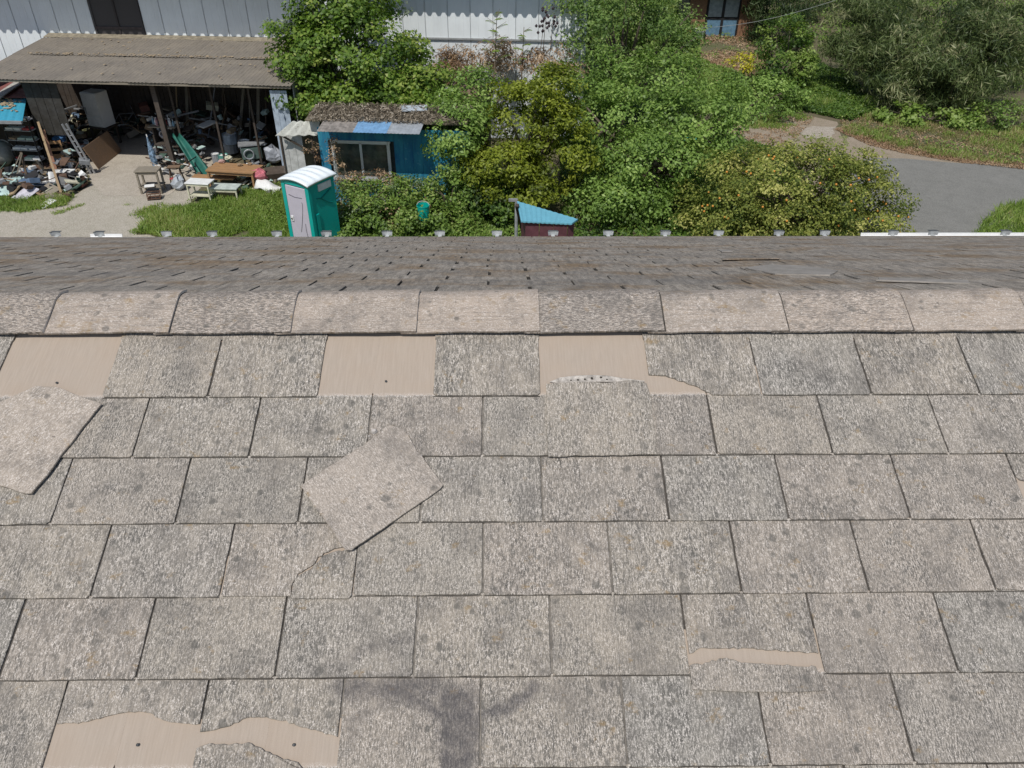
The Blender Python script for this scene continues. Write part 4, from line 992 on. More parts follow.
# white awning beside it, on a sheet wall
aw = thing('awning', 'dirty white corrugated awning left of the blue shed, above a grey sheet screen', 'awning', at(300, 185), AZ)
ai = Matrix.Rotation(-AZ, 4, 'Z')
ac = [ai @ (at(px, py, h)-at(300, 185)) for px, py, h in ((275.5, 135.5, 2.35), (318, 134.5, 2.35), (320, 120.5, 2.75), (292, 121.5, 2.75))]
k = MB(); k.sheet(lambda u, v: (lambda p: (p.x, p.y, p.z+.02*math.sin(u*26)))((ac[0].lerp(ac[1], u)).lerp(ac[3].lerp(ac[2], u), v)), 26, 3, .02); k.build('awning_sheet', plain('grimy_white_sheet', (.62, .62, .56), .7, 0, .15, .7, 2.5), aw)
aoff = wl(at(300, 185)+Matrix.Rotation(AZ, 4, 'Z') @ Vector((0, ac[0].y+.35, 0))).y
for px in (285, 292.5, 300):
    p = ex*0+ai @ (WO+(lambda q: ex*q.x+ey*q.y)(frontpt(px, 150, aoff))-at(300, 185)); MB().box((p.x, ac[0].y+.35, 1.15), (.24, .025, 2.3)).build('screen_panel', plain('pale_grey_corrugated', (.50, .50, .48), .7), aw)
for px in (283, 314):
    p = ai @ (WO+(lambda q: ex*q.x+ey*q.y)(frontpt(px, 150, aoff))-at(300, 185)); MB().bar((p.x, ac[0].y+.3, 0), (p.x, ac[0].y+.3, 2.35), .05).build('awning_post', M_DKW, aw)
MB().bar((ac[0].x+.1, ac[0].y+.2, 2.3), (ac[1].x-.2, ac[0].y+.25, 1.7), .05).build('brace', M_DKW, aw)
# ------------------------------------------------------------- small kiosk of cyan roof and maroon wall, with its pole
kp = [G(px, py, 1.9) for px, py in ((517, 201), (578, 219), (572, 223.5), (521, 221))]
kc = (kp[0]+kp[1]+kp[2]+kp[3])/4
ks = thing('maroon_hut', 'low maroon hut with a bright cyan sheet roof half under the trees', 'hut', (kc.x, kc.y, 0), 0)
k = MB(); A, B, C2, D = [Vector((p.x-kc.x, p.y-kc.y, 0)) for p in (kp[3], kp[2], kp[1], kp[0])]
zs = (1.9, 1.9, 1.9, 1.9)
k.sheet(lambda u, v: (lambda p: (p.x, p.y, 1.9+.008*math.sin(u*70)))(A.lerp(B, u).lerp(D.lerp(C2, u), v)), 36, 2, .04); k.build('roof', plain('cyan_painted_sheet', (.15, .40, .50), .5, 0, .06, .12), ks)
a0, b0 = A+Vector((.12, .06, 0)), B+Vector((-.1, .06, 0)); d0_, c0_ = D+Vector((.12, -.1, 0)), C2+Vector((-.1, -.1, 0))
for s0, s1 in ((a0, b0), (b0, c0_), (d0_, a0)):
    nseg = max(1, int((s1-s0).length/.35))
    for i in range(nseg):
        p0, p1 = s0.lerp(s1, i/nseg), s0.lerp(s1, (i+.97)/nseg); MB().add([(p0.x, p0.y, 0), (p1.x, p1.y, 0), (p1.x, p1.y, 1.86), (p0.x, p0.y, 1.86), (p0.x, p0.y+.03, 0), (p1.x, p1.y+.03, 0), (p1.x, p1.y+.03, 1.86), (p0.x, p0.y+.03, 1.86)], [(0, 1, 2, 3), (5, 4, 7, 6), (1, 5, 6, 2), (4, 0, 3, 7), (3, 2, 6, 7)]).build('wall_board', plain('maroon_paint', (.12, .045, .055), .7), ks)
pl = thing('utility_pole', 'thin grey metal pole standing left of the cyan roof', 'pole', at(516, 252), 0)
pz = Yp(515, 199, pl.location.y).z; MB().bar((0, 0, 0), (0, 0, pz), .10, n=10, w2=.09).build('pole', P_SHEEN, pl); MB().box((-.10, 0, pz-.03), (.24, .08, .07)).build('bracket', P_GREY, pl)
pole('plank', 'dark plank leaning between the metal pole and maroon hut', 'plank', (527, 250, 0), (517, 205, 2.0), .09, M_DKW)
# teal bucket in the weeds
tb = stand('bucket', 'teal plastic bucket standing in the weeds below the blue wall', 'bucket', 424, 224); tb.scale = (1.1,)*3; tb.location = Yp(424, 219, 19.95)
k = MB(); k.lathe([(.14, 0), (.17, .38), (.18, .38), (.18, .41), (.165, .41), (.13, .03)], 16); k.build('bucket_body', P_TEAL, tb, smooth=False); MB().path([(.17*math.cos(a), 0, .40+.12*math.sin(a)) for a in np.linspace(0, math.pi, 8)], .006, 5).build('handle', P_WHITE, tb)
# ------------------------------------------------------------- left edge: low neighbours with blue and red roofs
lb = thing('blue_roof_shed', 'low dark shed with a bright blue sheet roof at the left edge', 'shed', at(0, 190), AZ)
o0 = at(0, 190)
rb = [ai @ (at(px, py, 2.1)-o0) for px, py in ((-90, 121), (22, 122.5), (30, 97), (-60, 96))]
for i in range(3):
    k = MB(); k.sheet(lambda u, v: (lambda p: (p.x, p.y, p.z+v*.25+.01*math.sin(u*30)))((rb[0].lerp(rb[1], (i+u)/3)).lerp(rb[3].lerp(rb[2], (i+u)/3), v)), 14, 2, .03); k.build('roof_sheet', plain('blue_roof_sheet', (.05, .32, .45), .5, 0, .08, .2), lb)
MB().bar(rb[0], rb[1], .09).build('eave_beam', P_GREY, lb)
mb = MB()
for _ in range(120):
    u, v = random.random(), .5+random.gauss(0, .14); p = rb[0].lerp(rb[1], .5+u*.45).lerp(rb[3].lerp(rb[2], .5+u*.45), max(.05, min(.97, v))); s_ = random.uniform(.03, .09); mb.box((p.x, p.y, p.z+v*.25+.03), (s_*1.6, s_, .02), Rz(u*9))
o = mb.build('leaf_litter', plain('dry_litter', (.42, .33, .22), .95), lb); o['kind'] = 'stuff'
for px in (-70, -20, 21): p = ai @ (at(px, 170)-o0); MB().bar((p.x, rb[0].y+.1, 0), (p.x, rb[0].y+.1, 2.1), .08).build('post', M_DKW, lb)
MB().box((rb[2].x-1.6, rb[2].y-.1, 1.1), (4.2, .05, 2.2)).build('back_wall', M_DKW, lb)
lr = thing('red_roof_shed', 'low shed with a faded red roof striped by a white ridge, at the left edge', 'shed', at(0, 150), AZ)
o0 = at(0, 150)
rr = [ai @ (at(px, py, 2.35)-o0) for px, py in ((-90, 96), (27, 97), (24, 78), (-60, 76))]
for i in range(4):
    k = MB(); k.sheet(lambda u, v: (lambda p: (p.x, p.y, p.z+v*.1))(rr[0].lerp(rr[1], (i+u)/4).lerp(rr[3].lerp(rr[2], (i+u)/4), v)), 2, 2, .03); k.build('roof_sheet', plain('faded_red_sheet', (.26, .10, .09), .7, 0, .25, .5, 4), lr)
pA = at(-6, 99, 2.42)-o0; pB = at(24, 79, 2.50)-o0; MB().bar(ai @ pA, ai @ pB, .35, .04).build('ridge_strip', plain('pale_ridge_strip', (.5, .48, .44), .8, 0, .2, .5), lr)
MB().box(((rr[0].x+rr[1].x)/2, rr[0].y+.2, 1.15), (abs(rr[1].x-rr[0].x)-.3, .05, 2.3)).build('wall', M_DKW, lr)
# ------------------------------------------------------------- junk at the left of the workshop
def rack():
    t = stand('shelf_rack', 'black metal shelf rack loaded with papers, at the left end of the workshop', 'shelf rack', 36, 172, AZ-.05)
    for x in (-.5, .5):
        for y in (-.16, .16): MB().box((x, y, 1.0), (.035, .035, 2.0)).build('upright', P_BLACK, t)
    r = random.Random(3)
    for i in range(6):
        z = .15+i*.35; MB().box((0, 0, z), (1.0, .36, .03)).build('shelf', P_GREY, t)
        for j in range(3): MB().box((-.32+.32*j, -.03, z+.02+.035), (.27, .26, .05+.03*r.random()), Rz(r.uniform(-.2, .2))).build('paper_stack', [P_WHITE, P_CARD, plain('pale_green_paper', (.4, .5, .42)), P_RED][r.choice((0, 0, 1, 2, 0, 3))], t)
    return t
rack()
def drum():
    t = stand('mixer_drum', 'grey metal mixer drum tipped over under the blue roofed shed', 'mixer', 8, 170, .3)
    M_ = Matrix.Translation((0, 0, .62)) @ Rz(-.7) @ Rx(-1.0)
    prof = [(.14, -.38), (.36, -.28), (.42, 0), (.36, .24), (.24, .40), (.215, .40), (.33, .22), (.38, 0), (.1, -.3)]
    MB().lathe(prof, 20, M_).build('drum', plain('drum_grey', (.30, .30, .27), .6, .2), t, smooth=True); MB().ring((0, 0, 0), .245, .022, 20, 6, M_ @ Matrix.Translation((0, 0, .40))).build('drum_rim', plain('rim_grey', (.42, .41, .37), .5), t)
    k = MB(); k.bar((-.4, 0, 0), (0, .1, .5), .05); k.bar((.4, 0, 0), (0, .1, .5), .05); k.bar((-.4, 0, .03), (.4, 0, .03), .05); k.build('stand', P_BLACK, t)
drum()
for a, b, w_, m_, lab in (((62, 196, 0), (38, 122, 1.75), .075, P_TAN, 'long pale timber leaning over the junk, top end at the rack'), ((58, 178, 0), (43, 130, 1.5), .12, plain('reddish_board', (.30, .15, .09)), 'reddish board leaning right of the shelf rack'),
                           ((8, 182, 0), (21, 153, 1.0), .06, P_GW, 'grey stick leaning left of the shelf rack, leftmost of three'), ((15, 184, 0), (22, 153, 1.0), .06, P_GW, 'grey stick leaning left of the shelf rack, middle of three'), ((28, 182, 0), (21, 152, 1.0), .08, M_POST, 'brown stick leaning left of the shelf rack, rightmost of three'),
                           ((26, 178, .1), (68, 169, .35), .06, P_TAN, 'pale batten lying across the rubbish above the white cloth'), ((50, 178, 0), (36, 160, .8), .07, P_GW, 'short grey batten leaning below the rack')):
    pole('timber', lab, 'timber', a, b, w_, m_, w_*.5)
def ladder():
    A, B = at(93, 174, 0), at(64, 124, 1.9); t = thing('ladder', 'grey aluminium ladder leaning at the left of the brown plywood', 'ladder', A, 0); d = B-A; sd_ = Vector((.13, .05, 0))
    for s_ in (-1, 1): MB().bar(sd_*s_*.45, d+sd_*s_*.45, .035, .06).build('rail', P_SHEEN, t)
    for i in range(1, 9): p = d*i/9; MB().bar(p-sd_*.45, p+sd_*.45, .025).build('rung', P_SHEEN, t)
ladder()
def chair(name, label, px, py, m_, rz, s=1.0):
    t = stand(name, label, 'chair', px, py, rz); t.scale = (s,)*3
    for x in (-.2, .2):
        for y in (-.18, .18): MB().bar((x*1.1, y*1.1, 0), (x, y, .45), .035).build('leg', m_, t)
    MB().box((0, 0, .46), (.44, .42, .04), bev=.01).build('seat', m_, t)
    for x in (-.2, .2): MB().bar((x, .18, .45), (x, .26, .9), .035).build('back_post', m_, t)
    for z in (.62, .84): MB().box((0, .22+(z-.62)*.2, z), (.4, .025, .09)).build('back_rail', m_, t)
    k = MB(); k.bar((-.2, -.18, .2), (.2, -.18, .2), .025); k.bar((-.2, .18, .2), (.2, .18, .2), .025); k.build('stretcher', m_, t); return t
chair('chair', 'orange-brown wooden chair among the junk, under a blue bundle', 61, 170, P_ORANGE, .3, 1.1)
def bundle(name, label, cat, px, py, h, r, mat, sq=.6, seed=1):
    rr_ = random.Random(seed); k = MB(); n, m_ = 10, 6; vs = []
    for j in range(m_+1):
        a = math.pi*j/m_
        for i in range(n): b = 2*math.pi*i/n; q = 1+rr_.uniform(-.22, .22); vs.append((r*q*math.sin(a)*math.cos(b), r*q*.8*math.sin(a)*math.sin(b), r*sq*(1-math.cos(a))*q*.5*2))
    k.add(vs, [(j*n+i, j*n+(i+1) % n, (j+1)*n+(i+1) % n, (j+1)*n+i) for j in range(m_) for i in range(n)]); o = k.build(name, mat, None, at(px, py, h), smooth=False); return tag(o, label, cat)
bundle('cloth_bundle', 'dark blue and white bundle resting on the wooden chair', 'bundle', 61, 143, .53, .24, P_BLUE)
drape('cloth', 'white cloth hanging down over the rubbish heap left of the ladder', 'cloth', 61, 184, .62, 1.3, .35, P_WHITE, .35, .06, seed=3, tilt=(math.radians(28), 0, .3))
board('panel', 'white square panel lying flat on the rubbish heap', 'panel', 36, 182, .85, .6, .03, P_WHITE, (.18, .05, .25), .15)
board('panel', 'small white panel alone in the grass in front of the heap', 'panel', 47, 204, .34, .55, .03, P_WHITE, (.15, .0, -.45), .06)
board('panel', 'pale lilac panel at the foot of the heap, left of the brown boards', 'panel', 26, 194, .55, .75, .03, plain('pale_lilac_board', (.55, .53, .58)), (.25, .1, -.4), .1)
board('panel', 'pale mint panel on the heap, below the leaning sticks', 'panel', 15, 182, .7, .55, .03, plain('pale_mint_board', (.52, .68, .64)), (.2, -.1, .5), .14)
board('panel', 'whitish panel at the left photo edge of the heap', 'panel', 3, 190, .6, .7, .03, plain('pale_mint_board', (.52, .68, .64)), (.2, .1, .1), .1)
board('panel', 'brown board poking out right of the white panel on the heap', 'panel', 50, 190, .7, .45, .04, P_GW, (.3, .1, -.6), .1)
board('panel', 'thick grey-brown board at the grass edge, right end of the heap', 'panel', 58, 197, .75, .2, .06, P_GW, (.1, .1, .5), .05)
pc_ = [at(99, 169, .02), at(122, 151, .02), None, at(83, 148, .85)]; pc_[2] = pc_[1]+pc_[3]-pc_[0]; po_ = pc_[0]
nn_ = (pc_[1]-pc_[0]).cross(pc_[3]-pc_[0]).normalized()*.025
tag(MB().add([p-po_ for p in pc_]+[p-po_-nn_ for p in pc_], [(0, 1, 2, 3), (7, 6, 5, 4), (0, 4, 5, 1), (1, 5, 6, 2), (2, 6, 7, 3), (3, 7, 4, 0)]).build('plywood_sheet', wood('lit_brown_plywood', (.36, .23, .14)), None, po_), 'large brown plywood sheet leaning on edge beside the concrete floor', 'plywood')  # lightened copy of the plywood brown, so the half-shaded sheet reads brighter
rb_ = random.Random(5); pal = [P_WHITE, P_WHITE, P_GREY, P_CARD, P_GW, plain('pale_mint_board', (.5, .6, .56)), P_BLACK, P_BLACK, P_BLACK, plain('dull_blue_scrap', (.12, .18, .27)), plain('dull_red_scrap', (.24, .10, .08)), P_TAN, plain('dull_green', (.07, .12, .09)), P_GREY, P_WHITE, plain('rusty_brown_scrap', (.13, .08, .055)), plain('rusty_brown_scrap', (.13, .08, .055)), M_DKW, plain('smoky_grey_scrap', (.16, .16, .155)), P_CREAM]
def rubbish(name, label, region, n, smin, smax, hmax, seed, hbase=0.0):
    r = random.Random(seed); t = thing(name, label, 'rubbish', at(*region[4]), 0); base = at(*region[4])
    for i in range(n):
        px, py = r.uniform(region[0], region[1]), r.uniform(region[2], region[3]); p = at(px, py, 0)-base; s_ = r.uniform(smin, smax); mt = r.choice(pal); h_ = r.uniform(0, hmax)+hbase
        k = MB(); rot = Rz(r.uniform(0, 3.1)) @ Rx(r.uniform(-.5, .5)) @ Ry(r.uniform(-.4, .4)); c = (p.x, p.y, h_+s_*.15)
        typ = r.random()
        if typ < .35: k.box(c, (s_*1.3, s_*.8, s_*.10), rot); nm = 'scrap_sheet'
        elif typ < .6: k.box(c, (s_, s_*.7, s_*.5), rot, bev=.01); nm = 'scrap_box'
        elif typ < .8: k.lathe([(s_*.25, 0), (s_*.3, s_*.6), (s_*.27, s_*.6), (s_*.2, s_*.05)], 9, Matrix.Translation(c) @ rot @ Rx(r.uniform(0, 1.5))); nm = 'scrap_can'
        else: d_ = rot @ Vector((s_*1.5, 0, 0)); k.bar(Vector(c)-d_, Vector(c)+d_, s_*.14); nm = 'scrap_stick'
        k.build(nm, mt, t)
    return t
rubbish('rubbish_heap', 'heap of scrap panels, cans and sticks in front of the shelf rack', (-10, 86, 172, 196, (45, 186)), 120, .14, .45, .30, 5)
rubbish('rubbish_heap', 'pile of mixed scrap between the chair and the plywood sheet', (62, 90, 138, 178, (80, 165)), 80, .12, .36, .6, 6)
rubbish('rubbish_heap', 'dim clutter of goods heaped in front of the white refrigerator', (52, 92, 114, 144, (75, 135)), 110, .14, .42, .9, 7)
rubbish('rubbish_heap', 'dark tangle of machine parts at the back of the workshop left of the post', (110, 152, 112, 140, (130, 128)), 60, .15, .45, .5, 8)
# refrigerator
t = stand('refrigerator', 'old white refrigerator standing in the shade on the junk, left half of the workshop', 'refrigerator', 102, 140, AZ-.25, .0)
t.location = at(103, 125, .75); MB().box((0, 0, .65), (.72, .6, 1.30), bev=.02).build('cabinet', plain('fridge_white', (.82, .83, .82), .4, 0, .03, .1), t); MB().box((0, -.315, .86), (.70, .03, .84), bev=.01).build('door', P_WHITE, t); MB().box((0, -.315, .22), (.70, .03, .38), bev=.01).build('door', P_WHITE, t); MB().box((-.28, -.345, .62), (.03, .03, .25)).build('handle', P_GREY, t)
t2 = thing('crate_stand', 'dark crate stand that carries the refrigerator', 'stand', tuple(t.location - Vector((0, 0, .75))), AZ-.25)
for x in (-.35, .35):
    for y in (-.28, .28): MB().box((x, y, .35), (.08, .08, .7)).build('leg', M_DKW, t2)
MB().box((0, 0, .72), (.85, .7, .05)).build('top', M_DKW, t2)
# dark motorcycle-like wheel and pole lamp deep in the shade
t = stand('bicycle', 'dark bicycle parked deep in the shaded workshop', 'bicycle', 128, 132, .5)
for x in (-.5, .5): MB().ring((x, 0, .33), .31, .02, 20, 5, Rx(math.pi/2)).build('wheel', P_BLACK, t)
k = MB(); [k.bar(a, b, .035, n=6) for a, b in (((-.5, 0, .33), (-.15, 0, .75)), ((-.15, 0, .75), (.38, 0, .72)), ((-.05, 0, .3), (.38, 0, .72)), ((-.05, 0, .3), (-.15, 0, .75)), ((-.5, 0, .33), (-.05, 0, .3)), ((.38, 0, .85), (.5, 0, .33)))]; k.build('frame', P_GREY, t)
MB().box((-.17, 0, .86), (.25, .14, .06), bev=.02).build('saddle', P_BLACK, t); MB().bar((.36, -.25, .98), (.36, .25, .98), .03).build('handlebar', P_SHEEN, t)
# grey bench stand with lower shelf
def table(name, label, cat, px, py, w_, d_, h_, mt, rz, shelf=None, legw=.06, top=None, planks=0):
    t = stand(name, label, cat, px, py, rz)
    for x in (-1, 1):
        for y in (-1, 1): MB().box((x*(w_/2-legw), y*(d_/2-legw), h_/2), (legw, legw, h_)).build('leg', mt, t)
    if planks:
        for i in range(planks): MB().box((0, -d_/2+d_*(i+.5)/planks, h_+.02), (w_*random.uniform(.96, 1.03), d_/planks-.012, .04)).build('plank', top or mt, t)
    else: MB().box((0, 0, h_+.02), (w_, d_, .045), bev=.008).build('tabletop', top or mt, t)
    k = MB()
    for y in (-1, 1): k.box((0, y*(d_/2-legw), h_-.06), (w_-2.1*legw, .03, .08))
    k.build('apron', mt, t)
    if shelf: MB().box((0, 0, shelf), (w_-.02, d_-.02, .03)).build('shelf', mt, t)
    return t
table('stool', 'grey-brown wooden work stool with a lower shelf on the concrete floor', 'stool', 154, 192, .78, .52, .78, P_GW, AZ+.12, .25)
board('paper', 'blue and white sheet of paper on the lower shelf of the grey-brown stool', 'paper', 149.5, 186, .32, .2, .02, P_WHITE, (.1, 0, .3), .32)
t = stand('basket', 'small brown wire basket under the grey-brown stool', 'basket', 155, 199, .2); MB().box((0, 0, .02), (.4, .28, .03)).build('basket_floor', P_BLACK, t)
for z in (.06, .14, .22): MB().path([(-.2, -.14, z), (.2, -.14, z), (.2, .14, z), (-.2, .14, z), (-.2, -.14, z)], .01, 4).build('hoop', plain('rust_wire', (.16, .09, .06)), t)
for x in (-.2, -.07, .07, .2): MB().bar((x, -.14, 0), (x, -.14, .24), .015).build('wire', plain('rust_wire', (.16, .09, .06)), t)
t = stand('side_table', 'small white two-tier side table on the grass edge', 'side table', 204, 201, AZ-.05)
for x in (-.36, .36):
    for y in (-.2, .2): MB().box((x, y, .33), (.045, .045, .66)).build('leg', P_CREAM, t)
MB().box((0, 0, .68), (.84, .50, .04), bev=.01).build('tabletop', P_WHITE, t); MB().box((0, 0, .25), (.74, .42, .03)).build('shelf', P_CREAM, t)
k = MB(); k.box((0, -.21, .62), (.7, .03, .06)); k.box((0, .21, .62), (.7, .03, .06)); k.build('apron', P_CREAM, t)
t = table('trestle_frame', 'low cream metal frame table right of the white side table', 'table', 228, 199, .95, .5, .42, P_CREAM, AZ, None, .05, plain('frosted_top', (.50, .55, .50)))
board('plywood_box', 'brown cardboard box under the cream frame table', 'box', 230, 198, .6, .35, .28, P_CARD, (0, 0, AZ+.1), .0)
table('workbench', 'orange-brown plank workbench with odds and ends on its top', 'workbench', 238, 186, 1.75, .85, .62, P_ORANGE, AZ-.08, None, .07, P_ORANGE, 4)
board('plank', 'wide orange-brown plank lying between the side table and workbench', 'plank', 214, 178, 1.5, .3, .06, P_ORANGE, (.05, .0, AZ), .28)
for i, (px, py, s_, mt, lab) in enumerate(((222, 163, .12, plain('pink_scrap', (.5, .32, .28)), 'pinkish lump on the left end of the workbench'), (229, 160, .14, P_CREAM, 'cream lump near the back of the workbench top'), (240, 166, .10, P_CARD, 'brown lump at the middle of the workbench'), (250, 165, .09, P_CARD, 'small brown block at the right of the workbench'))):
    bundle('odd_piece', lab, 'scrap', px, py, .66, s_, mt, .5, 20+i)
# paint cans and appliances behind the bench
def can(label, px, py, h, r, hh, mt, cat='paint can', name='paint_can'):
    t = thing(name, label, cat, at(px, py, h), random.uniform(0, 3)); MB().lathe([(r, 0), (r, hh), (r*1.05, hh), (r*1.05, hh+.02), (r*.93, hh+.02), (r*.9, hh-.02)], 14).build('can_body', mt, t); MB().lathe([(r*.9, hh-.02), (r*.9, hh-.01)], 12).build('lid', P_WHITE, t)
    MB().path([(r*math.cos(a), 0, hh*.8+r*.9*math.sin(a)) for a in np.linspace(0, -math.pi, 7)], .008, 4).build('handle', P_GREY, t)
can('upper silvery can stacked behind the workbench', 231, 143, .5, .26, .34, plain('silver_blue', (.35, .42, .5), .4, .4))
can('lower wide grey can behind the workbench', 231, 152, .1, .30, .34, plain('grey_can', (.3, .33, .35), .5, .2))
can('green can just behind the left end of the workbench', 225, 163, .1, .17, .3, plain('sea_green', (.12, .36, .3)))
can('white jug-like can left of the green can', 217, 163, .1, .14, .34, P_SHEEN)
can('pale tub right of the stacked cans', 246, 152, .2, .2, .42, P_WHITE, 'tub', 'tub')
t = stand('machine', 'grey-green bench machine with a wheel at the back right of the workbench', 'machine', 254, 165, .3)
MB().box((0, 0, .5), (.7, .45, .45), bev=.03).build('housing', plain('machine_green', (.10, .15, .13)), t); MB().box((.05, 0, .80), (.95, .5, .04)).build('bed', P_GREY, t); MB().ring((-.1, -.28, .5), .17, .025, 16, 5, Rx(math.pi/2)).build('handwheel', P_SHEEN, t)
for x in (-.3, .3): MB().box((x, 0, .14), (.06, .4, .28)).build('leg', P_BLACK, t)
# shelf with bottles
t = stand('shelf_stand', 'narrow stand with a grey shelf of bottles beside the workshop post', 'shelf', 172, 158, AZ)
for x in (-.4, .4): MB().box((x, 0, .6), (.05, .3, 1.2)).build('upright', M_DKW, t)
MB().box((0, 0, 1.22), (1.05, .45, .04)).build('shelf', P_GW, t); MB().box((0, 0, .5), (.95, .4, .03)).build('shelf', M_DKW, t)
bc = [plain('bottle_blue', (.25, .4, .5)), P_WHITE, plain('bottle_pink', (.5, .28, .28)), P_WHITE, plain('bottle_teal', (.1, .3, .3)), P_RED, P_GREY, P_WHITE, plain('bottle_blue', (.25, .4, .5))]
bl = ['pale blue', 'white', 'pink', 'tall white', 'teal', 'red', 'grey', 'short white', 'far right pale blue']
bo = at(172, 158)
for i in range(9):
    x = -.42+i*.105; hh = random.uniform(.2, .34); p = bo+ex*x+ey*random.uniform(-.12, .14)
    tg = thing('bottle', bl[i]+' bottle standing on the grey shelf by the post', 'bottle', (p.x, p.y, 1.24), 0, 'bottles on the shelf by the post'); MB().lathe([(.045, 0), (.045, hh*.65), (.018, hh*.8), (.018, hh)], 10).build('bottle_body', bc[i], tg); MB().lathe([(.022, hh), (.022, hh+.03)], 8).build('cap', P_WHITE, tg)
# three white rings (pipe ends)
for px, py, r, h, lab in ((162.5, 134, .13, .9, 'uppermost of three white pipe ends beside the post'), (164.5, 145, .12, .65, 'middle of three white pipe ends beside the post'), (167.5, 154, .16, .42, 'lowest and widest of three white pipe ends beside the post')):
    k = MB(); M_ = Rz(.25) @ Rx(1.0); k.lathe([(r, -.25), (r, 0), (r*.72, 0), (r*.70, -.22)], 16, M_); o = k.build('pipe', plain('pale_pipe', (.62, .58, .56)), None, at(px, py, h)); tag(o, lab, 'pipe', 'pipe ends beside the post')
t = stand('pipe_rack', 'dark rack holding the white pipe ends', 'rack', 166, 166, AZ+.25)
for x in (-.2, .25): MB().box((x, .15, .55), (.05, .05, 1.1)).build('upright', M_DKW, t)
for z in (.25, .5, .8): MB().box((0.02, .12, z), (.5, .3, .03)).build('bar', M_DKW, t)
# folded patterned parasol leaning
t = stand('folded_umbrella', 'folded blue and white checked umbrella leaning left of the pipe ends', 'umbrella', 157, 170, 0); d_ = at(147, 137, 1.15)-at(157, 170); k = MB(); q_ = d_.to_track_quat('Z', 'Y').to_matrix().to_4x4(); L_ = d_.length
MB().lathe([(.02, 0), (.10, .15), (.13, .5), (.06, L_*.8), (.02, L_)], 8, q_).build('canopy', plain('blue_checks', (.16, .24, .33), .8, 0, .9, .2, 14), t); MB().bar((0, 0, 0), d_*1.08, .03).build('shaft', P_WHITE, t)
# green tarp sheet leaning
A_, B_ = at(206, 176, .0), at(180, 136, 1.15)
t = tag(MB().sheet(lambda u, v: (lambda p: (p.x, p.y, p.z))((B_.lerp(A_, v)-A_)+Vector((-.28, -.05, .04))+Vector((.55*(.45+.75*v)*u, .12*u-.2*v*u, .09*math.sin(u*7+v*3)))), 10, 10, .01).build('green_sheet', P_GREENT, None, A_, smooth=True), 'dark green plastic sheet leaning down from the shelf to the plank', 'sheet')
# small folding steps
t = stand('step_stool', 'brown folding step stool behind the grey plastic bag', 'step stool', 179, 187, AZ+.2)
for x in (-.2, .2): MB().bar((x, -.22, 0), (x*.8, 0, .72), .035).build('leg', M_POST, t); MB().bar((x, .26, 0), (x*.8, 0, .72), .035).build('leg', M_POST, t)
MB().box((0, 0, .73), (.42, .24, .03)).build('step', P_PLY, t); MB().box((0, -.13, .36), (.38, .14, .03)).build('step', P_RED, t)
bundle('plastic_bag', 'grey crumpled plastic bag in front of the step stool', 'bag', 180, 190, 0, .24, plain('grey_bag', (.42, .45, .48), .4), .95, 31)
# right of the bench
bundle('cloth_bundle', 'pink and red cloth bundle right of the workbench', 'bundle', 261, 181, .3, .25, plain('pink_cloth', (.52, .16, .19), .8), .8, 32)
drape('cloth', 'crumpled white cloth draped right of the pink bundle', 'cloth', 270, 189, .95, .5, .22, P_WHITE, .4, .06, h=.12, seed=9, tilt=(.15, .1, -.5))
bundle('plastic_bag', 'grey-white bag of rubbish in the shade at the right end of the workshop', 'bag', 275, 163, .1, .34, plain('grey_bag2', (.36, .38, .42), .5), .95, 33)
t = stand('overturned_chair', 'overturned white tubular chair beside the cloth heap', 'chair', 252, 192, .4)
MB().path([(-.45, 0, .02), (-.3, .0, .06), (.35, .1, .12), (.5, .15, .42), (.35, .4, .5)], .018, 6).build('tube', P_CREAM, t); MB().path([(-.35, .35, .02), (.3, .4, .3), (.1, .1, .62)], .018, 6).build('tube', P_CREAM, t)
t = stand('wheel_rim', 'grey bicycle rim lying flat below the white cloth', 'wheel', 269, 197, 0); MB().ring((0, 0, .06), .33, .02, 22, 5).build('rim', P_SHEEN, t)
k = MB(); [k.bar((0, 0, .08), (.33*math.cos(a), .33*math.sin(a), .06), .008) for a in np.linspace(0, 2*math.pi, 12, endpoint=False)]; k.build('spoke', P_SHEEN, t)
board('box', 'dark brown box at the right end, under the white bag', 'box', 277, 180, .7, .5, .4, plain('dark_box', (.09, .07, .055)), (.2, 0, .3), 0)
rubbish('rubbish_heap', 'scatter of small scrap around the workbench legs', (205, 282, 160, 197, (240, 190)), 80, .08, .26, .15, 12)
rubbish('rubbish_heap', 'jumble of tools and tins under the bottle shelf', (158, 204, 148, 180, (180, 168)), 90, .10, .30, .55, 13)
rubbish('rubbish_heap', 'dark heap of goods at the back right of the workshop', (150, 272, 122, 156, (235, 140)), 150, .15, .5, 1.2, 14)
# timber and pipes stood upright at the back of the workshop
ORD = ['first', 'second', 'third', 'fourth', 'fifth', 'sixth', 'seventh', 'eighth', 'ninth', 'tenth', 'eleventh', 'twelfth', 'thirteenth', 'fourteenth']
for i in range(14):
    x = 4.9+i*.43+random.gauss(0, .05); hh = random.uniform(1.8, 3.0); a = Vector((x, WDEP-.9-random.random()*.8, 0)); b = Vector((x+random.gauss(0, .25), WDEP-.25, hh))
    A2, B2 = WO+ex*a.x+ey*a.y+Vector((0, 0, a.z)), WO+ex*b.x+ey*b.y+Vector((0, 0, b.z)); mt = random.choice([M_POST, P_GW, M_DKW, P_GW, P_TAN, P_SHEEN])
    o = MB().bar((0, 0, 0), tuple(B2-A2), random.choice((.05, .08, .12)), .04).build('stored_timber', mt, None, A2); tag(o, ORD[i]+' upright length of timber from the left at the back of the workshop', 'timber', 'timber stored at the back of the workshop')
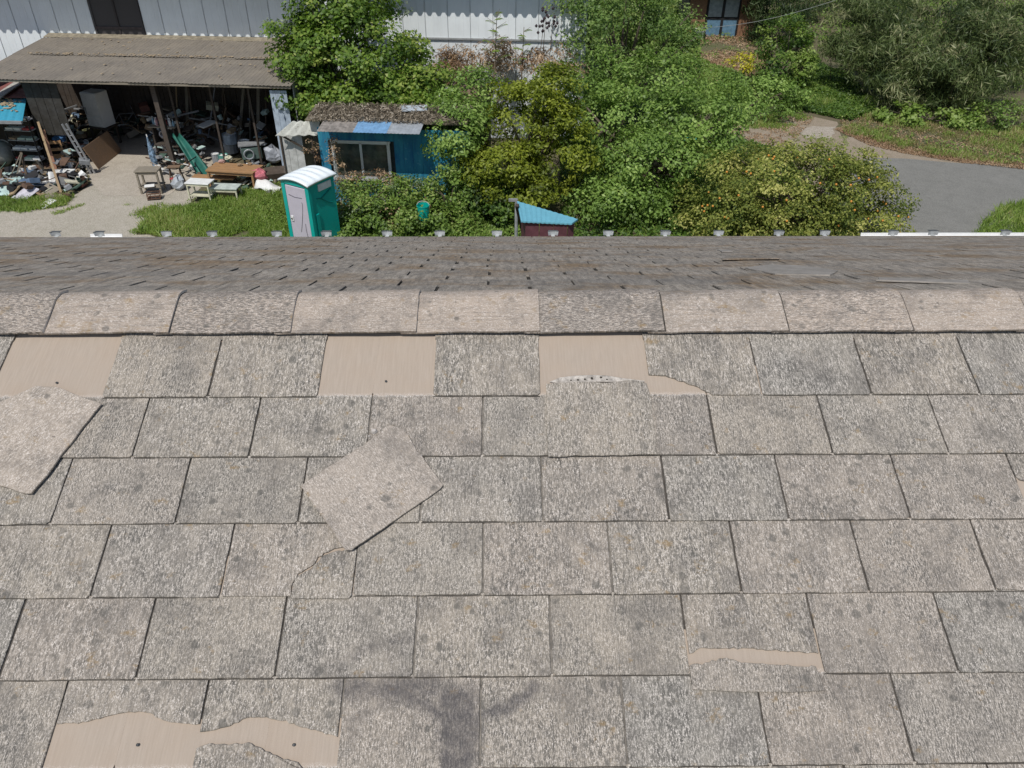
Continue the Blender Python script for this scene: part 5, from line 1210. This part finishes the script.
# ------------------------------------------------------------- vegetation
def B(*a): return px_blob(*a)
plant('vine_covered_tree', 'dense dark green vine covered tree between the workshop and blue shed', 'tree',
      [B(350, 62, 26.6, 66, 46, 1.6, 190), B(330, 20, 27.3, 38, 34, 1.3, 90), B(395, 78, 26.2, 42, 34, 1.2, 90), B(300, 62, 26.4, 30, 38, 1.1, 60), B(345, 2, 27.6, 50, 26, 1.3, 70), B(310, 95, 25.8, 30, 18, .8, 40), B(425, 90, 25.6, 28, 22, 1.0, 50), B(370, 101, 25.2, 56, 11, .7, 70), B(330, 104, 24.8, 24, 9, .6, 30), B(420, 108, 24.2, 18, 8, .4, 18)], G_VINE, (.15, .10), r0=.16, n=18, clump=.36, per=44, base=(G(350, 140, 0).x, 27.5))
plant('overhanging_branch', 'pale leafy branch reaching left over the workshop roof', 'branch', [B(282, 24, 27.2, 16, 5, .4, 9), B(304, 22, 27.2, 16, 7, .4, 10), B(272, 30, 27.2, 7, 6, .3, 4), B(393, 12, 28, 14, 5, .4, 7)], G_GREY, (.14, .07), r0=.05, n=6, clump=.26, per=26, base=(G(330, 140, 0).x, 27.6))
plant('yellow_green_tree', 'yellowish green broadleaf tree left of the big green tree', 'tree',
      [B(530, 116, 22.5, 40, 34, 1.4, 120), B(505, 163, 21.6, 42, 20, 1.1, 84), B(560, 150, 21.8, 36, 40, 1.2, 86), B(520, 190, 21.0, 38, 15, .9, 60), B(550, 92, 23, 34, 24, 1.1, 60), B(470, 160, 22, 24, 16, .8, 30)], G_OLIVE, (.13, .065), r0=.13, n=18, clump=.27, per=42)
plant('spreading_tree', 'big fresh green spreading tree in the middle of the photo', 'tree',
      [B(655, 160, 21.8, 60, 30, 1.5, 130), B(694, 124, 23.0, 54, 26, 1.4, 120), B(605, 125, 23.2, 42, 30, 1.3, 80), B(728, 104, 24.5, 32, 16, 1.1, 48), B(650, 82, 25, 56, 26, 1.4, 100), B(622, 200, 20.8, 44, 20, 1.0, 70), B(680, 205, 21.0, 34, 16, .9, 36), B(572, 90, 24.5, 34, 20, 1.0, 46), B(640, 180, 22.2, 66, 26, 1.0, 50)], G_FRESH, (.12, .075), r0=.2, n=26, clump=.34, per=42)
plant('tall_green_tree', 'tall green tree rising behind the big spreading tree at the top', 'tree',
      [B(620, 28, 29, 52, 44, 1.9, 150), B(660, 44, 31, 36, 34, 1.5, 80), B(582, 10, 29, 30, 26, 1.4, 50), B(642, 4, 31, 52, 24, 1.6, 76)], leaf_mat('tree_top_leaves', [(0.058, 0.1, 0.019), (0.117, 0.201, 0.045), (0.191, 0.282, 0.07), (0.293, 0.362, 0.128)]), (.14, .07), r0=.18, n=20, clump=.38, per=38)
t = plant('citrus_tree', 'broad citrus tree dotted with orange fruit along the far eave', 'tree',
      [B(790, 195, 20.2, 98, 46, 1.8, 420), B(800, 190, 20.6, 60, 34, 1.2, 90), B(735, 215, 19.8, 52, 26, 1.2, 110), B(860, 215, 19.8, 44, 30, 1.2, 110), B(780, 168, 21.2, 66, 24, 1.4, 120), B(855, 190, 20.6, 34, 26, 1.1, 60)], G_CITRUS, (.095, .055), r0=.12, n=26, clump=.26, per=40)
crc = [B(790, 195, 20.0, 96, 46, 1.9, 1), B(860, 215, 19.6, 44, 30, 1.3, 1), B(735, 215, 19.6, 50, 26, 1.3, 1)]
M_ORF = plain('orange_peel', (.60, .27, .05), .5, 0, .1, .05); k = MB(); k.lathe([(.010, -.033), (.028, -.021), (.034, 0), (.028, .021), (.010, .033)], 8); ofm = k.mesh('orange', M_ORF, True)
for i in range(70):
    b_ = crc[0] if i < 55 else (crc[1] if i < 80 else crc[2]); d_ = unit(R_.normal(size=(1, 3)))[0]; d_[1] = -abs(d_[1])*.9; d_[2] = d_[2]*.9; d_ /= np.linalg.norm(d_)
    p = Vector((b_[0]+d_[0]*b_[3]*.90, b_[1]+d_[1]*b_[4]*.95, max(.4, b_[2]+d_[2]*b_[5]*.90))); o = link('orange', ofm, t, p-Vector(t.location))
# bamboo thicket: culms and long drooping leaves
def thicket(label, blobs, mat, n_leaf, ll=(.36, .042), culms=60, kind='bamboo_thicket', cat='bamboo', cl=.55, per=60):
    Cc, Nn, Tt, tips = crown_pts(blobs, 1.0, cl, per, .25, .5, .66); base = np.array([tips[:, 0].mean(), tips[:, 1].mean(), 0.0]); base[2] = gz(base[0], base[1])
    t = thing(kind, label, cat, tuple(base), 0); n_ = len(Cc); A = R_.normal(size=(n_, 3)); A[:, 2] -= .9; A[:, 1] -= .4
    leaves('foliage', Cc-base, Nn, ll[0]*R_.uniform(.6, 1.35, n_), ll[1]*R_.uniform(.7, 1.4, n_), mat, t, tint=Tt, A=A)
    k = MB(); sel = tips[R_.choice(len(tips), min(culms, len(tips)), replace=False)]-base
    for q in sel: f0 = np.array([q[0]*.75+R_.normal(0, .2), q[1]+.9+R_.normal(0, .4), 0]); m_ = f0*.4+q*.6; m_[2] = q[2]*.75+.2; k.bar(f0, m_, .03, n=5, w2=.022); k.bar(m_, q, .022, n=5, w2=.008)
    k.build('culms', M_TWIG, t)['kind'] = 'stuff'; return t
thicket('big dusty green bamboo thicket filling the top right corner', [B(935, 50, 35.0, 62, 40, 1.9, 120), B(868, 28, 37.5, 34, 26, 1.6, 60), B(850, 52, 36.5, 20, 14, 1.0, 22), B(985, 66, 33.6, 34, 34, 1.4, 60), B(935, 84, 33, 50, 22, 1.2, 60), B(915, 8, 40, 66, 26, 2.0, 80), B(1010, 18, 37, 46, 32, 1.8, 60), B(900, 60, 34.5, 30, 24, 1.2, 40)], G_BAMBOO, 0)
thicket('dark bushy bamboo at the top behind the lane', [B(780, 12, 47, 30, 40, 2.0, 70), B(835, 8, 52, 40, 30, 2.4, 80), B(748, 8, 50, 20, 30, 1.6, 40)], leaf_mat('dark_bamboo_leaves', [(.015, .03, .01), (.03, .055, .015), (.06, .10, .03), (.12, .15, .06)]), 0)
plant('ivy_bush', 'dark ivy covered bush with a sunny right flank at the top of the lane', 'bush', [B(785, 52, 38, 22, 36, 1.3, 70), B(777, 75, 36.5, 20, 18, 1.0, 40)], G_DEEP, (.16, .10), r0=.1, clump=.34, per=36)
plant('lime_bush', 'bright lime green bush beside the dark ivy covered bush', 'bush', [B(801, 52, 37, 10, 18, .6, 22), B(806, 68, 36.4, 8, 12, .5, 14)], G_LIME, (.15, .09), r0=.05, clump=.26, per=30)
plant('yellow_bush', 'small bush with yellow leaves at the edge of the bare soil bank', 'bush', [B(742, 64, 38.5, 11, 7, .6, 14)], G_YEL, (.15, .09), r0=.04, clump=.25, per=22)
plant('roadside_shrub', 'round green shrub with dark gaps below the lime bush', 'shrub', [B(768, 92, 33.4, 26, 16, 1.0, 60), B(738, 88, 34, 18, 10, .8, 26), B(797, 92, 33.8, 13, 11, .7, 22)], G_FRESH, (.14, .09), r0=.08, clump=.3, per=32)
plant('low_shrub', 'low pale green shrub left of the gravel patch', 'shrub', [B(745, 110, 31.6, 24, 8, .6, 30), B(782, 110, 31.8, 14, 6, .5, 14)], G_FRESH, (.12, .07), r0=.05, clump=.25, per=34)
plant('leafy_shrub', 'bright leafy shrub growing against the bamboo above the road', 'shrub', [B(925, 118, 31.6, 30, 9, .6, 40), B(960, 120, 31.2, 20, 8, .5, 24), B(895, 112, 32, 14, 9, .5, 16)], G_LIME, (.17, .13), r0=.05, clump=.26, per=22)
plant('hedge_shrub', 'loose green shrub at the right edge beside the bamboo', 'shrub', [B(1000, 118, 31, 30, 14, .8, 50)], G_WEED, (.12, .07), r0=.05, clump=.28, per=30)
plant('creeper_shrub', 'leafy shrub left of the yellowish tree, over the end of the blue wall', 'shrub', [B(452, 135, 21.9, 26, 20, .8, 60), B(458, 118, 23.0, 30, 20, 1.0, 60), B(470, 95, 25.5, 32, 26, 1.1, 60), B(440, 160, 23, 22, 16, .7, 30)], G_FRESH, (.13, .07), r0=.08, clump=.3, per=36)
plant('shade_shrub', 'dark shrub in the shade between the blue wall and the metal pole', 'shrub', [B(475, 195, 21.6, 26, 32, 1.0, 80), B(500, 215, 20.8, 14, 20, .6, 30)], G_DEEP, (.13, .08), r0=.07, clump=.28, per=36)
plant('wall_shrub', 'bushy green shrub at the right foot of the blue wall', 'shrub', [B(452, 195, 21.2, 28, 24, .8, 80), B(440, 218, 20.4, 34, 16, .7, 70)], G_WEED, (.11, .07), r0=.05, clump=.24, per=34)
plant('weed_shrub', 'tangle of green weeds under the window of the blue shed', 'shrub', [B(372, 186, 21.4, 36, 8, .5, 30), B(365, 205, 20.8, 30, 20, .7, 80), B(395, 215, 20.3, 34, 16, .7, 80), B(350, 225, 20.1, 18, 12, .5, 36), B(400, 190, 21.3, 28, 12, .5, 44)], G_WEED, (.10, .065), r0=.04, clump=.22, per=36)
plant('withered_vine', 'withered pale vine tangled over the weeds under the shed window', 'vine', [B(372, 196, 20.7, 34, 14, .5, 26), B(350, 212, 20.2, 14, 18, .4, 14), B(430, 182, 21.4, 26, 6, .3, 10)], G_GREY, (.07, .035), r0=.03, clump=.2, per=18, bark=M_TWIG)
plant('dry_creeper', 'dried tan creeper climbing the left half of the shed window', 'creeper', [B(337, 160, 21.7, 6, 22, .2, 12), B(350, 182, 21.5, 16, 8, .3, 18), B(375, 178, 21.5, 22, 6, .3, 18), B(334, 150, 21.9, 6, 14, .2, 9), B(312, 152, 22.3, 6, 14, .2, 10)], G_DRY, (.08, .04), r0=.03, clump=.16, per=22, bark=M_TWIG)
plant('dead_reeds', 'rust brown dried reeds in front of the white barn wall', 'reeds', [B(470, 62, 28.6, 26, 16, .8, 50), B(445, 70, 28.3, 16, 12, .6, 24), B(498, 58, 28.6, 14, 12, .6, 22), B(550, 62, 28, 30, 10, .7, 34)], G_DRY, (.22, .04), r0=.04, n=20, clump=.34, per=34, bark=M_TWIG, droop=.8)
# feathery saplings and dead stalks against the white wall
def sapling(label, px, py0, py1, y, mat, nfr=9, fl=.5, cat='sapling'):
    b, tp = Yp(px, py0, y), Yp(px+3, py1, y); t = thing('sapling', label, cat, b, 0); H_ = tp-b; k = MB(); k.bar((0, 0, 0), H_, .06, n=6, w2=.02)
    Cs, As, Ns = [], [], []
    for i in range(nfr):
        v = .35+.65*i/nfr; p = H_*v; a = i*2.4; L_ = fl*(1.15-v*.6); d_ = Vector((math.cos(a), math.sin(a), .55)).normalized(); k.bar(p, p+d_*L_, .018, n=4, w2=.006)
        for j in range(9):
            q = p+d_*L_*(j+1)/9; q.z -= (j/9)**2*.12
            for sd2 in (-1, 1): s_ = Vector((-d_.y, d_.x, 0))*sd2; Cs.append(q+s_*.07); As.append(s_+d_*.3); Ns.append(Vector((0, 0, 1))+d_*.2)
    k.build('stem', M_TWIG, t); leaves('fronds', np.array([tuple(c) for c in Cs]), unit(np.array([tuple(c) for c in Ns])), .17, .055, mat, t, A=np.array([tuple(c) for c in As]))
sapling('feathery sapling in front of the white wall, left of two', 494, 85, 12, 27.8, G_WEED, 12, .65)
sapling('smaller feathery sapling in front of the white wall, right of two', 521, 90, 27, 27.8, G_WEED, 9, .5)
for px, tp, lab in ((546, 6, 'tallest dead flower stalk against the white barn wall'), (553, 14, 'dead flower stalk right of the tallest one'), (543, 22, 'short dead flower stalk left of the tallest one')):
    b, tq = Yp(px-4, 62, 28.2), Yp(px+1, tp, 28.2); t = thing('flower_stalk', lab, 'dead stalk', b, 0, 'dead stalks by the barn wall'); MB().bar((0, 0, 0), tq-b, .03, n=5, w2=.015).build('stem', M_POST, t)
    for i in range(8):
        p = (tq-b)*(.72+.28*random.random())+Vector((random.gauss(0, .10), random.gauss(0, .08), 0))
        MB().lathe([(.01, -.06), (.06, 0), (.01, .06)], 6).build('seed_head', plain('seed_black', (.05, .035, .04), .9), t, p)
# old brown tiled roof showing through the creeper
t = thing('hidden_roof_shed', 'small shed with a brown tiled roof smothered by creepers', 'shed', at(470, 150), AZ)
o0 = at(470, 150); q0 = ai @ (at(446, 103, 2.5)-o0); q1 = ai @ (at(492, 100, 2.5)-o0)
for i in range(5):
    a_ = q0.lerp(q1, i/5); b_ = q0.lerp(q1, (i+.96)/5); MB().add([a_, b_, b_+Vector((0, .9, .35)), a_+Vector((0, .9, .35)), a_-Vector((0, 0, .06)), b_-Vector((0, 0, .06)), b_+Vector((0, .9, .29)), a_+Vector((0, .9, .29))], [(0, 1, 2, 3), (5, 4, 7, 6), (4, 5, 1, 0), (1, 5, 6, 2), (4, 0, 3, 7), (3, 2, 6, 7)]).build('roof_tile', plain('brown_roof_tile', (.20, .13, .10), .8, 0, .3, .4), t)
MB().box(((q0.x+q1.x)/2, q0.y+.6, 1.2), (abs(q1.x-q0.x)-.2, .8, 2.4)).build('wall', M_DKW, t)
# far little house with a blue lower door
hp = at(719, 40.5); t = thing('far_house', 'small far house front with grey panes over blue panels, top middle', 'house', hp, -.05)
pxm = (hp-Vector(CAM)).length/FPX; hw = 28*pxm; hh = 2.35
for i in range(2):
    x = (-.25+.5*i)*hw; f = MB(); w_ = hw/2; f.box((x-w_/2+.04, 0, hh/2), (.08, .08, hh)); f.box((x+w_/2-.04, 0, hh/2), (.08, .08, hh)); f.box((x, 0, hh-.04), (w_-.16, .08, .08)); f.box((x, 0, hh*.52), (w_-.16, .08, .10)); wn = f.build('door_frame', P_BLACK, t)
    MB().box((x, .01, hh*.27), (w_-.16, .05, hh*.46)).build('lower_panel', plain('hazy_blue_panel', (.13, .24, .34), .5), wn); MB().box((x, .01, hh*.76), (w_-.16, .03, hh*.40)).build('window_pane', plain('grey_pane', (.30, .34, .35), .2), wn)
for sx in (-1, 1): MB().box((sx*(hw/2+.55), .05, 1.3), (1.0, .1, 2.6)).build('wall', plain('orange_brown_wall', (.26, .14, .08), .8), t)
MB().box((0, 2.0, 1.4), (hw+2.2, 3.6, 2.8)).build('house_body', plain('house_dark_body', (.12, .10, .09), .9), t)
k = MB(); k.sheet(lambda u, v: ((u-.5)*(hw+3.4), -.9+v*5.4, 2.75+.9*min(v, 1-v)*2+.03*math.sin(u*60)), 40, 2, .06); k.build('roof', plain('dark_tiled_roof', (.08, .08, .085), .7), t)
t = stand('planter', 'white flower pot left of the far blue house door', 'planter', 698, 42, 0); t.scale = (1.5,)*3; MB().lathe([(.16, 0), (.24, .42), (.26, .42), (.26, .47), (.22, .47), (.2, .38)], 14).build('pot', P_WHITE, t)
o = leaves('pot_plant', R_.normal(size=(60, 3))*[.16, .16, .1]+[0, 0, .58], unit(R_.normal(size=(60, 3))+[0, 0, 1]), .16, .08, G_FRESH, t)
# cable across the lane
A_, B_ = Yp(640, 28, 33), Yp(860, -8, 33); pts = [A_.lerp(B_, v)-Vector((0, 0, .5*math.sin(math.pi*v))) for v in np.linspace(0, 1, 14)]
o = MB().path([p-A_ for p in pts], .008, 5).build('overhead_cable', plain('dull_cable', (.28, .29, .27), .6), None, A_); tag(o, 'thin pale cable strung across the lane at the top', 'cable')
# small pieces seen through leaves
board('metal_sheet', 'small pale blue sheet showing through leaves below the white wall', 'sheet', 552, 75, 1.0, .7, .03, plain('pale_blue_scrap', (.45, .6, .7)), (.9, 0, .1), 1.0)
board('tarp_piece', 'scrap of teal tarp in the undergrowth right of the big tree', 'tarp', 690, 138, .6, .3, .03, P_TEAL, (.3, 0, .1), .35)
board('stone_slab', 'pale grey stone slab in the undergrowth, near the teal tarp', 'stone', 716, 146, .7, .28, .12, plain('grey_stone', (.38, .36, .34), .9), (.1, 0, -.4), .05)
board('stone_slab', 'pinkish flat stone above the teal tarp in the undergrowth', 'stone', 706, 117, .7, .4, .1, plain('pink_stone', (.42, .34, .31), .9), (.1, 0, .1), .05)
# ------------------------------------------------------------- grass, weeds and undergrowth (stuff)
def scatter(poly, n, zmax=None):
    P = np.array(poly); lo, hi = P.min(0), P.max(0); out = []
    while sum(len(o) for o in out) < n:
        q = lo+R_.random((n*2, 2))*(hi-lo); out.append(q[in_poly(q, poly)])
    return np.concatenate(out)[:n]
def patchy(q, f=1.3, thr=0.0):
    v = np.sin(q[:, 0]*f+1.3)*np.cos(q[:, 1]*f*1.17+.4)+np.sin(q[:, 0]*f*2.3+q[:, 1]*f*1.9)*.6+np.sin(q[:, 0]*f*4.9-q[:, 1]*f*3.7)*.35
    return v > thr, v
def grass(name, polys, n, hgt, mat, thr=-9, w_=.016, dens_px=False, tuft=6):
    Cs, As, Ns, Ls, Ts = [], [], [], [], []
    for poly in polys:
        q = scatter(poly, max(10, n//tuft//len(polys))); ok, v = patchy(q, .9, thr); q, v = q[ok], v[ok]; m_ = len(q)
        q = np.repeat(q, tuft, 0)+R_.normal(0, .05, (m_*tuft, 2)); v = np.repeat(v, tuft); L = hgt*R_.uniform(.4, 1.3, len(q))*(1+.25*v)
        A = R_.normal(size=(len(q), 3))*.55; A[:, 2] = 1; A = unit(A); z = np.array([gz(a, b) for a, b in q])
        c = np.stack([q[:, 0], q[:, 1], z], 1)+A*L[:, None]*.5; N = unit(np.cross(A, R_.normal(size=A.shape))+[0, -.3, .4]); Cs.append(c); As.append(A); Ns.append(N); Ls.append(L); Ts.append(.5+.15*v+R_.normal(0, .18, len(q)))
    C = np.concatenate(Cs); o = leaves(name, C, np.concatenate(Ns), np.concatenate(Ls), w_*R_.uniform(.7, 1.4, len(C)), mat, None, tint=np.concatenate(Ts), A=np.concatenate(As)); o['kind'] = 'stuff'; return o
def cover(name, polys, n, size, mat, hmax, thr=-9, f=1.1):
    Cs, Ns, Ts = [], [], []
    for poly in polys:
        q = scatter(poly, n//len(polys)); ok, v = patchy(q, f, thr); q, v = q[ok], v[ok]; z = np.array([gz(a, b) for a, b in q]); mound = hmax*(.35+.35*np.clip(v+.8, 0, 2))
        c = np.stack([q[:, 0], q[:, 1], z+.02+mound*R_.random(len(q))**.6], 1); Cs.append(c); Ns.append(unit(R_.normal(size=c.shape)*.55+[0, -.2, .8])); Ts.append(.5+.12*v+R_.normal(0, .18, len(q)))
    C = np.concatenate(Cs); o = leaves(name, C, np.concatenate(Ns), size*R_.uniform(.6, 1.4, len(C)), size*.6*R_.uniform(.6, 1.3, len(C)), mat, None, tint=np.concatenate(Ts)); o['kind'] = 'stuff'; return o
GR1 = gp([(140, 233), (148, 222), (165, 213), (185, 206), (196, 196), (215, 192), (275, 192), (300, 200), (345, 215), (345, 262), (250, 262), (200, 244)])
GR2 = gp([(-120, 196), (0, 194), (25, 198), (60, 196), (74, 197), (66, 206), (45, 210), (20, 213), (-10, 211), (-120, 215)])
grass('grass', [GR1], 52000, .24, G_GRASS, w_=.022, thr=-.9); grass('grass', [gp([(118, 233), (132, 214), (165, 203), (190, 190), (215, 184), (290, 184), (290, 205), (200, 215), (160, 236)])], 9000, .14, G_GRASS, w_=.02, thr=.2); cover('undergrowth', [GR1], 5000, .09, G_WEED, .2, thr=.3); grass('grass', [GR2], 13000, .16, G_GRASS, w_=.02)
grass('weed_tufts', [gp([(80, 205), (150, 205), (180, 215), (140, 236), (30, 236), (20, 222)])], 12000, .07, G_GRASS, thr=.55, w_=.02)
grass('grass', [gp([(975, 236), (985, 222), (1000, 210), (1024, 203), (1080, 198), (1080, 262), (960, 262)])], 9000, .3, G_GRASS, w_=.022)
cover('undergrowth', [gp([(330, 262), (335, 190), (420, 178), (480, 170), (520, 180), (560, 262)])], 26000, .10, G_WEED, .35)
cover('undergrowth', [gp([(560, 262), (560, 150), (480, 130), (470, 95), (570, 70), (700, 60), (705, 118), (740, 140), (790, 160), (830, 262)])], 56000, .13, G_DEEP, .40)  # darker leaf colour stands in for the shade between the crowns
cover('undergrowth', [gp([(700, 60), (760, 84), (800, 96), (815, 108), (790, 112), (760, 116), (720, 118), (700, 110)])], 12000, .12, G_WEED, .3)
grass('grass', [gp([(700, 112), (800, 104), (830, 118), (790, 128), (740, 134), (700, 130)])], 9000, .16, G_GRASS, thr=-.2, w_=.022)
cover('dry_ground_litter', [gp([(700, 118), (790, 114), (815, 118), (790, 146), (760, 150), (700, 140)])], 5000, .07, G_DRY, .04, thr=-.5, f=2.1)
cover('undergrowth', [gp([(300, 135), (480, 135), (590, 110), (590, 62), (420, 62), (300, 95)])], 16000, .13, G_WEED, .5)
VERGE = gp([(838, 118), (860, 112), (900, 118), (960, 124), (1024, 128), (1100, 130), (1100, 178), (1024, 167), (960, 160), (905, 151), (868, 139), (846, 134)])
G_STRAW = leaf_mat('half_dry_grass', [(.10, .13, .03), (.19, .20, .06), (.31, .27, .12), (.42, .35, .2)], trans=.3)
grass('grass', [VERGE], 15000, .20, G_GRASS, thr=.15, w_=.022); grass('dry_grass', [VERGE], 16000, .16, G_STRAW, thr=-.7, w_=.02); cover('undergrowth', [VERGE], 6000, .10, G_WEED, .2, thr=.45, f=1.6); cover('dry_ground_litter', [VERGE], 8000, .08, G_DRY, .05, thr=-.6, f=1.7)
cover('dry_ground_litter', [gp([(835, 130), (870, 146), (905, 154), (960, 163), (1024, 170), (1100, 180), (1100, 170), (1024, 162), (960, 156), (905, 147), (868, 136), (846, 126)])], 9000, .07, G_DRY, .05)
grass('grass', [gp([(742, 124), (770, 126), (795, 118), (815, 117), (838, 122), (842, 136), (905, 152), (880, 160), (850, 172), (812, 190), (780, 150), (745, 135)])], 5000, .08, G_GRASS, thr=.6, w_=.02)
cover('undergrowth', [gp([(805, 112), (790, 84), (812, 60), (850, 80), (880, 110), (850, 122)])], 22000, .12, G_DEEP, .35)  # deep leaf colour used as painted shade beneath the bamboo
grass('grass', [gp([(800, 100), (786, 74), (800, 60), (825, 90), (845, 118), (820, 116)])], 9000, .25, G_GRASS, thr=-.3, w_=.022)
cover('dry_ground_litter', [gp([(340, 236), (345, 196), (420, 184), (440, 200), (430, 236)])], 3500, .09, G_DRY, 1.0, thr=-.2, f=1.9)
cover('undergrowth', [gp([(560, 66), (560, 30), (640, 5), (690, 5), (700, 40), (700, 62)]), gp([(760, 40), (770, 12), (850, -5), (1100, -5), (1100, 90), (900, 100), (830, 50), (790, 50)])], 50000, .16, G_WEED, .5)
cover('dry_ground_litter', [gp([(696, 90), (690, 60), (696, 38), (735, 36), (768, 32), (772, 62), (748, 84), (728, 96)])], 9000, .12, G_DRY, .10)
cover('undergrowth', [gp([(696, 90), (690, 60), (696, 38), (735, 36), (768, 32), (772, 62), (748, 84), (728, 96)])], 3500, .12, G_WEED, .3, thr=.5, f=1.9)
cover('hillside_growth', [[(-60, 62), (90, 62), (90, 110), (-60, 110)]], 40000, .5, G_DEEP, 2.5)
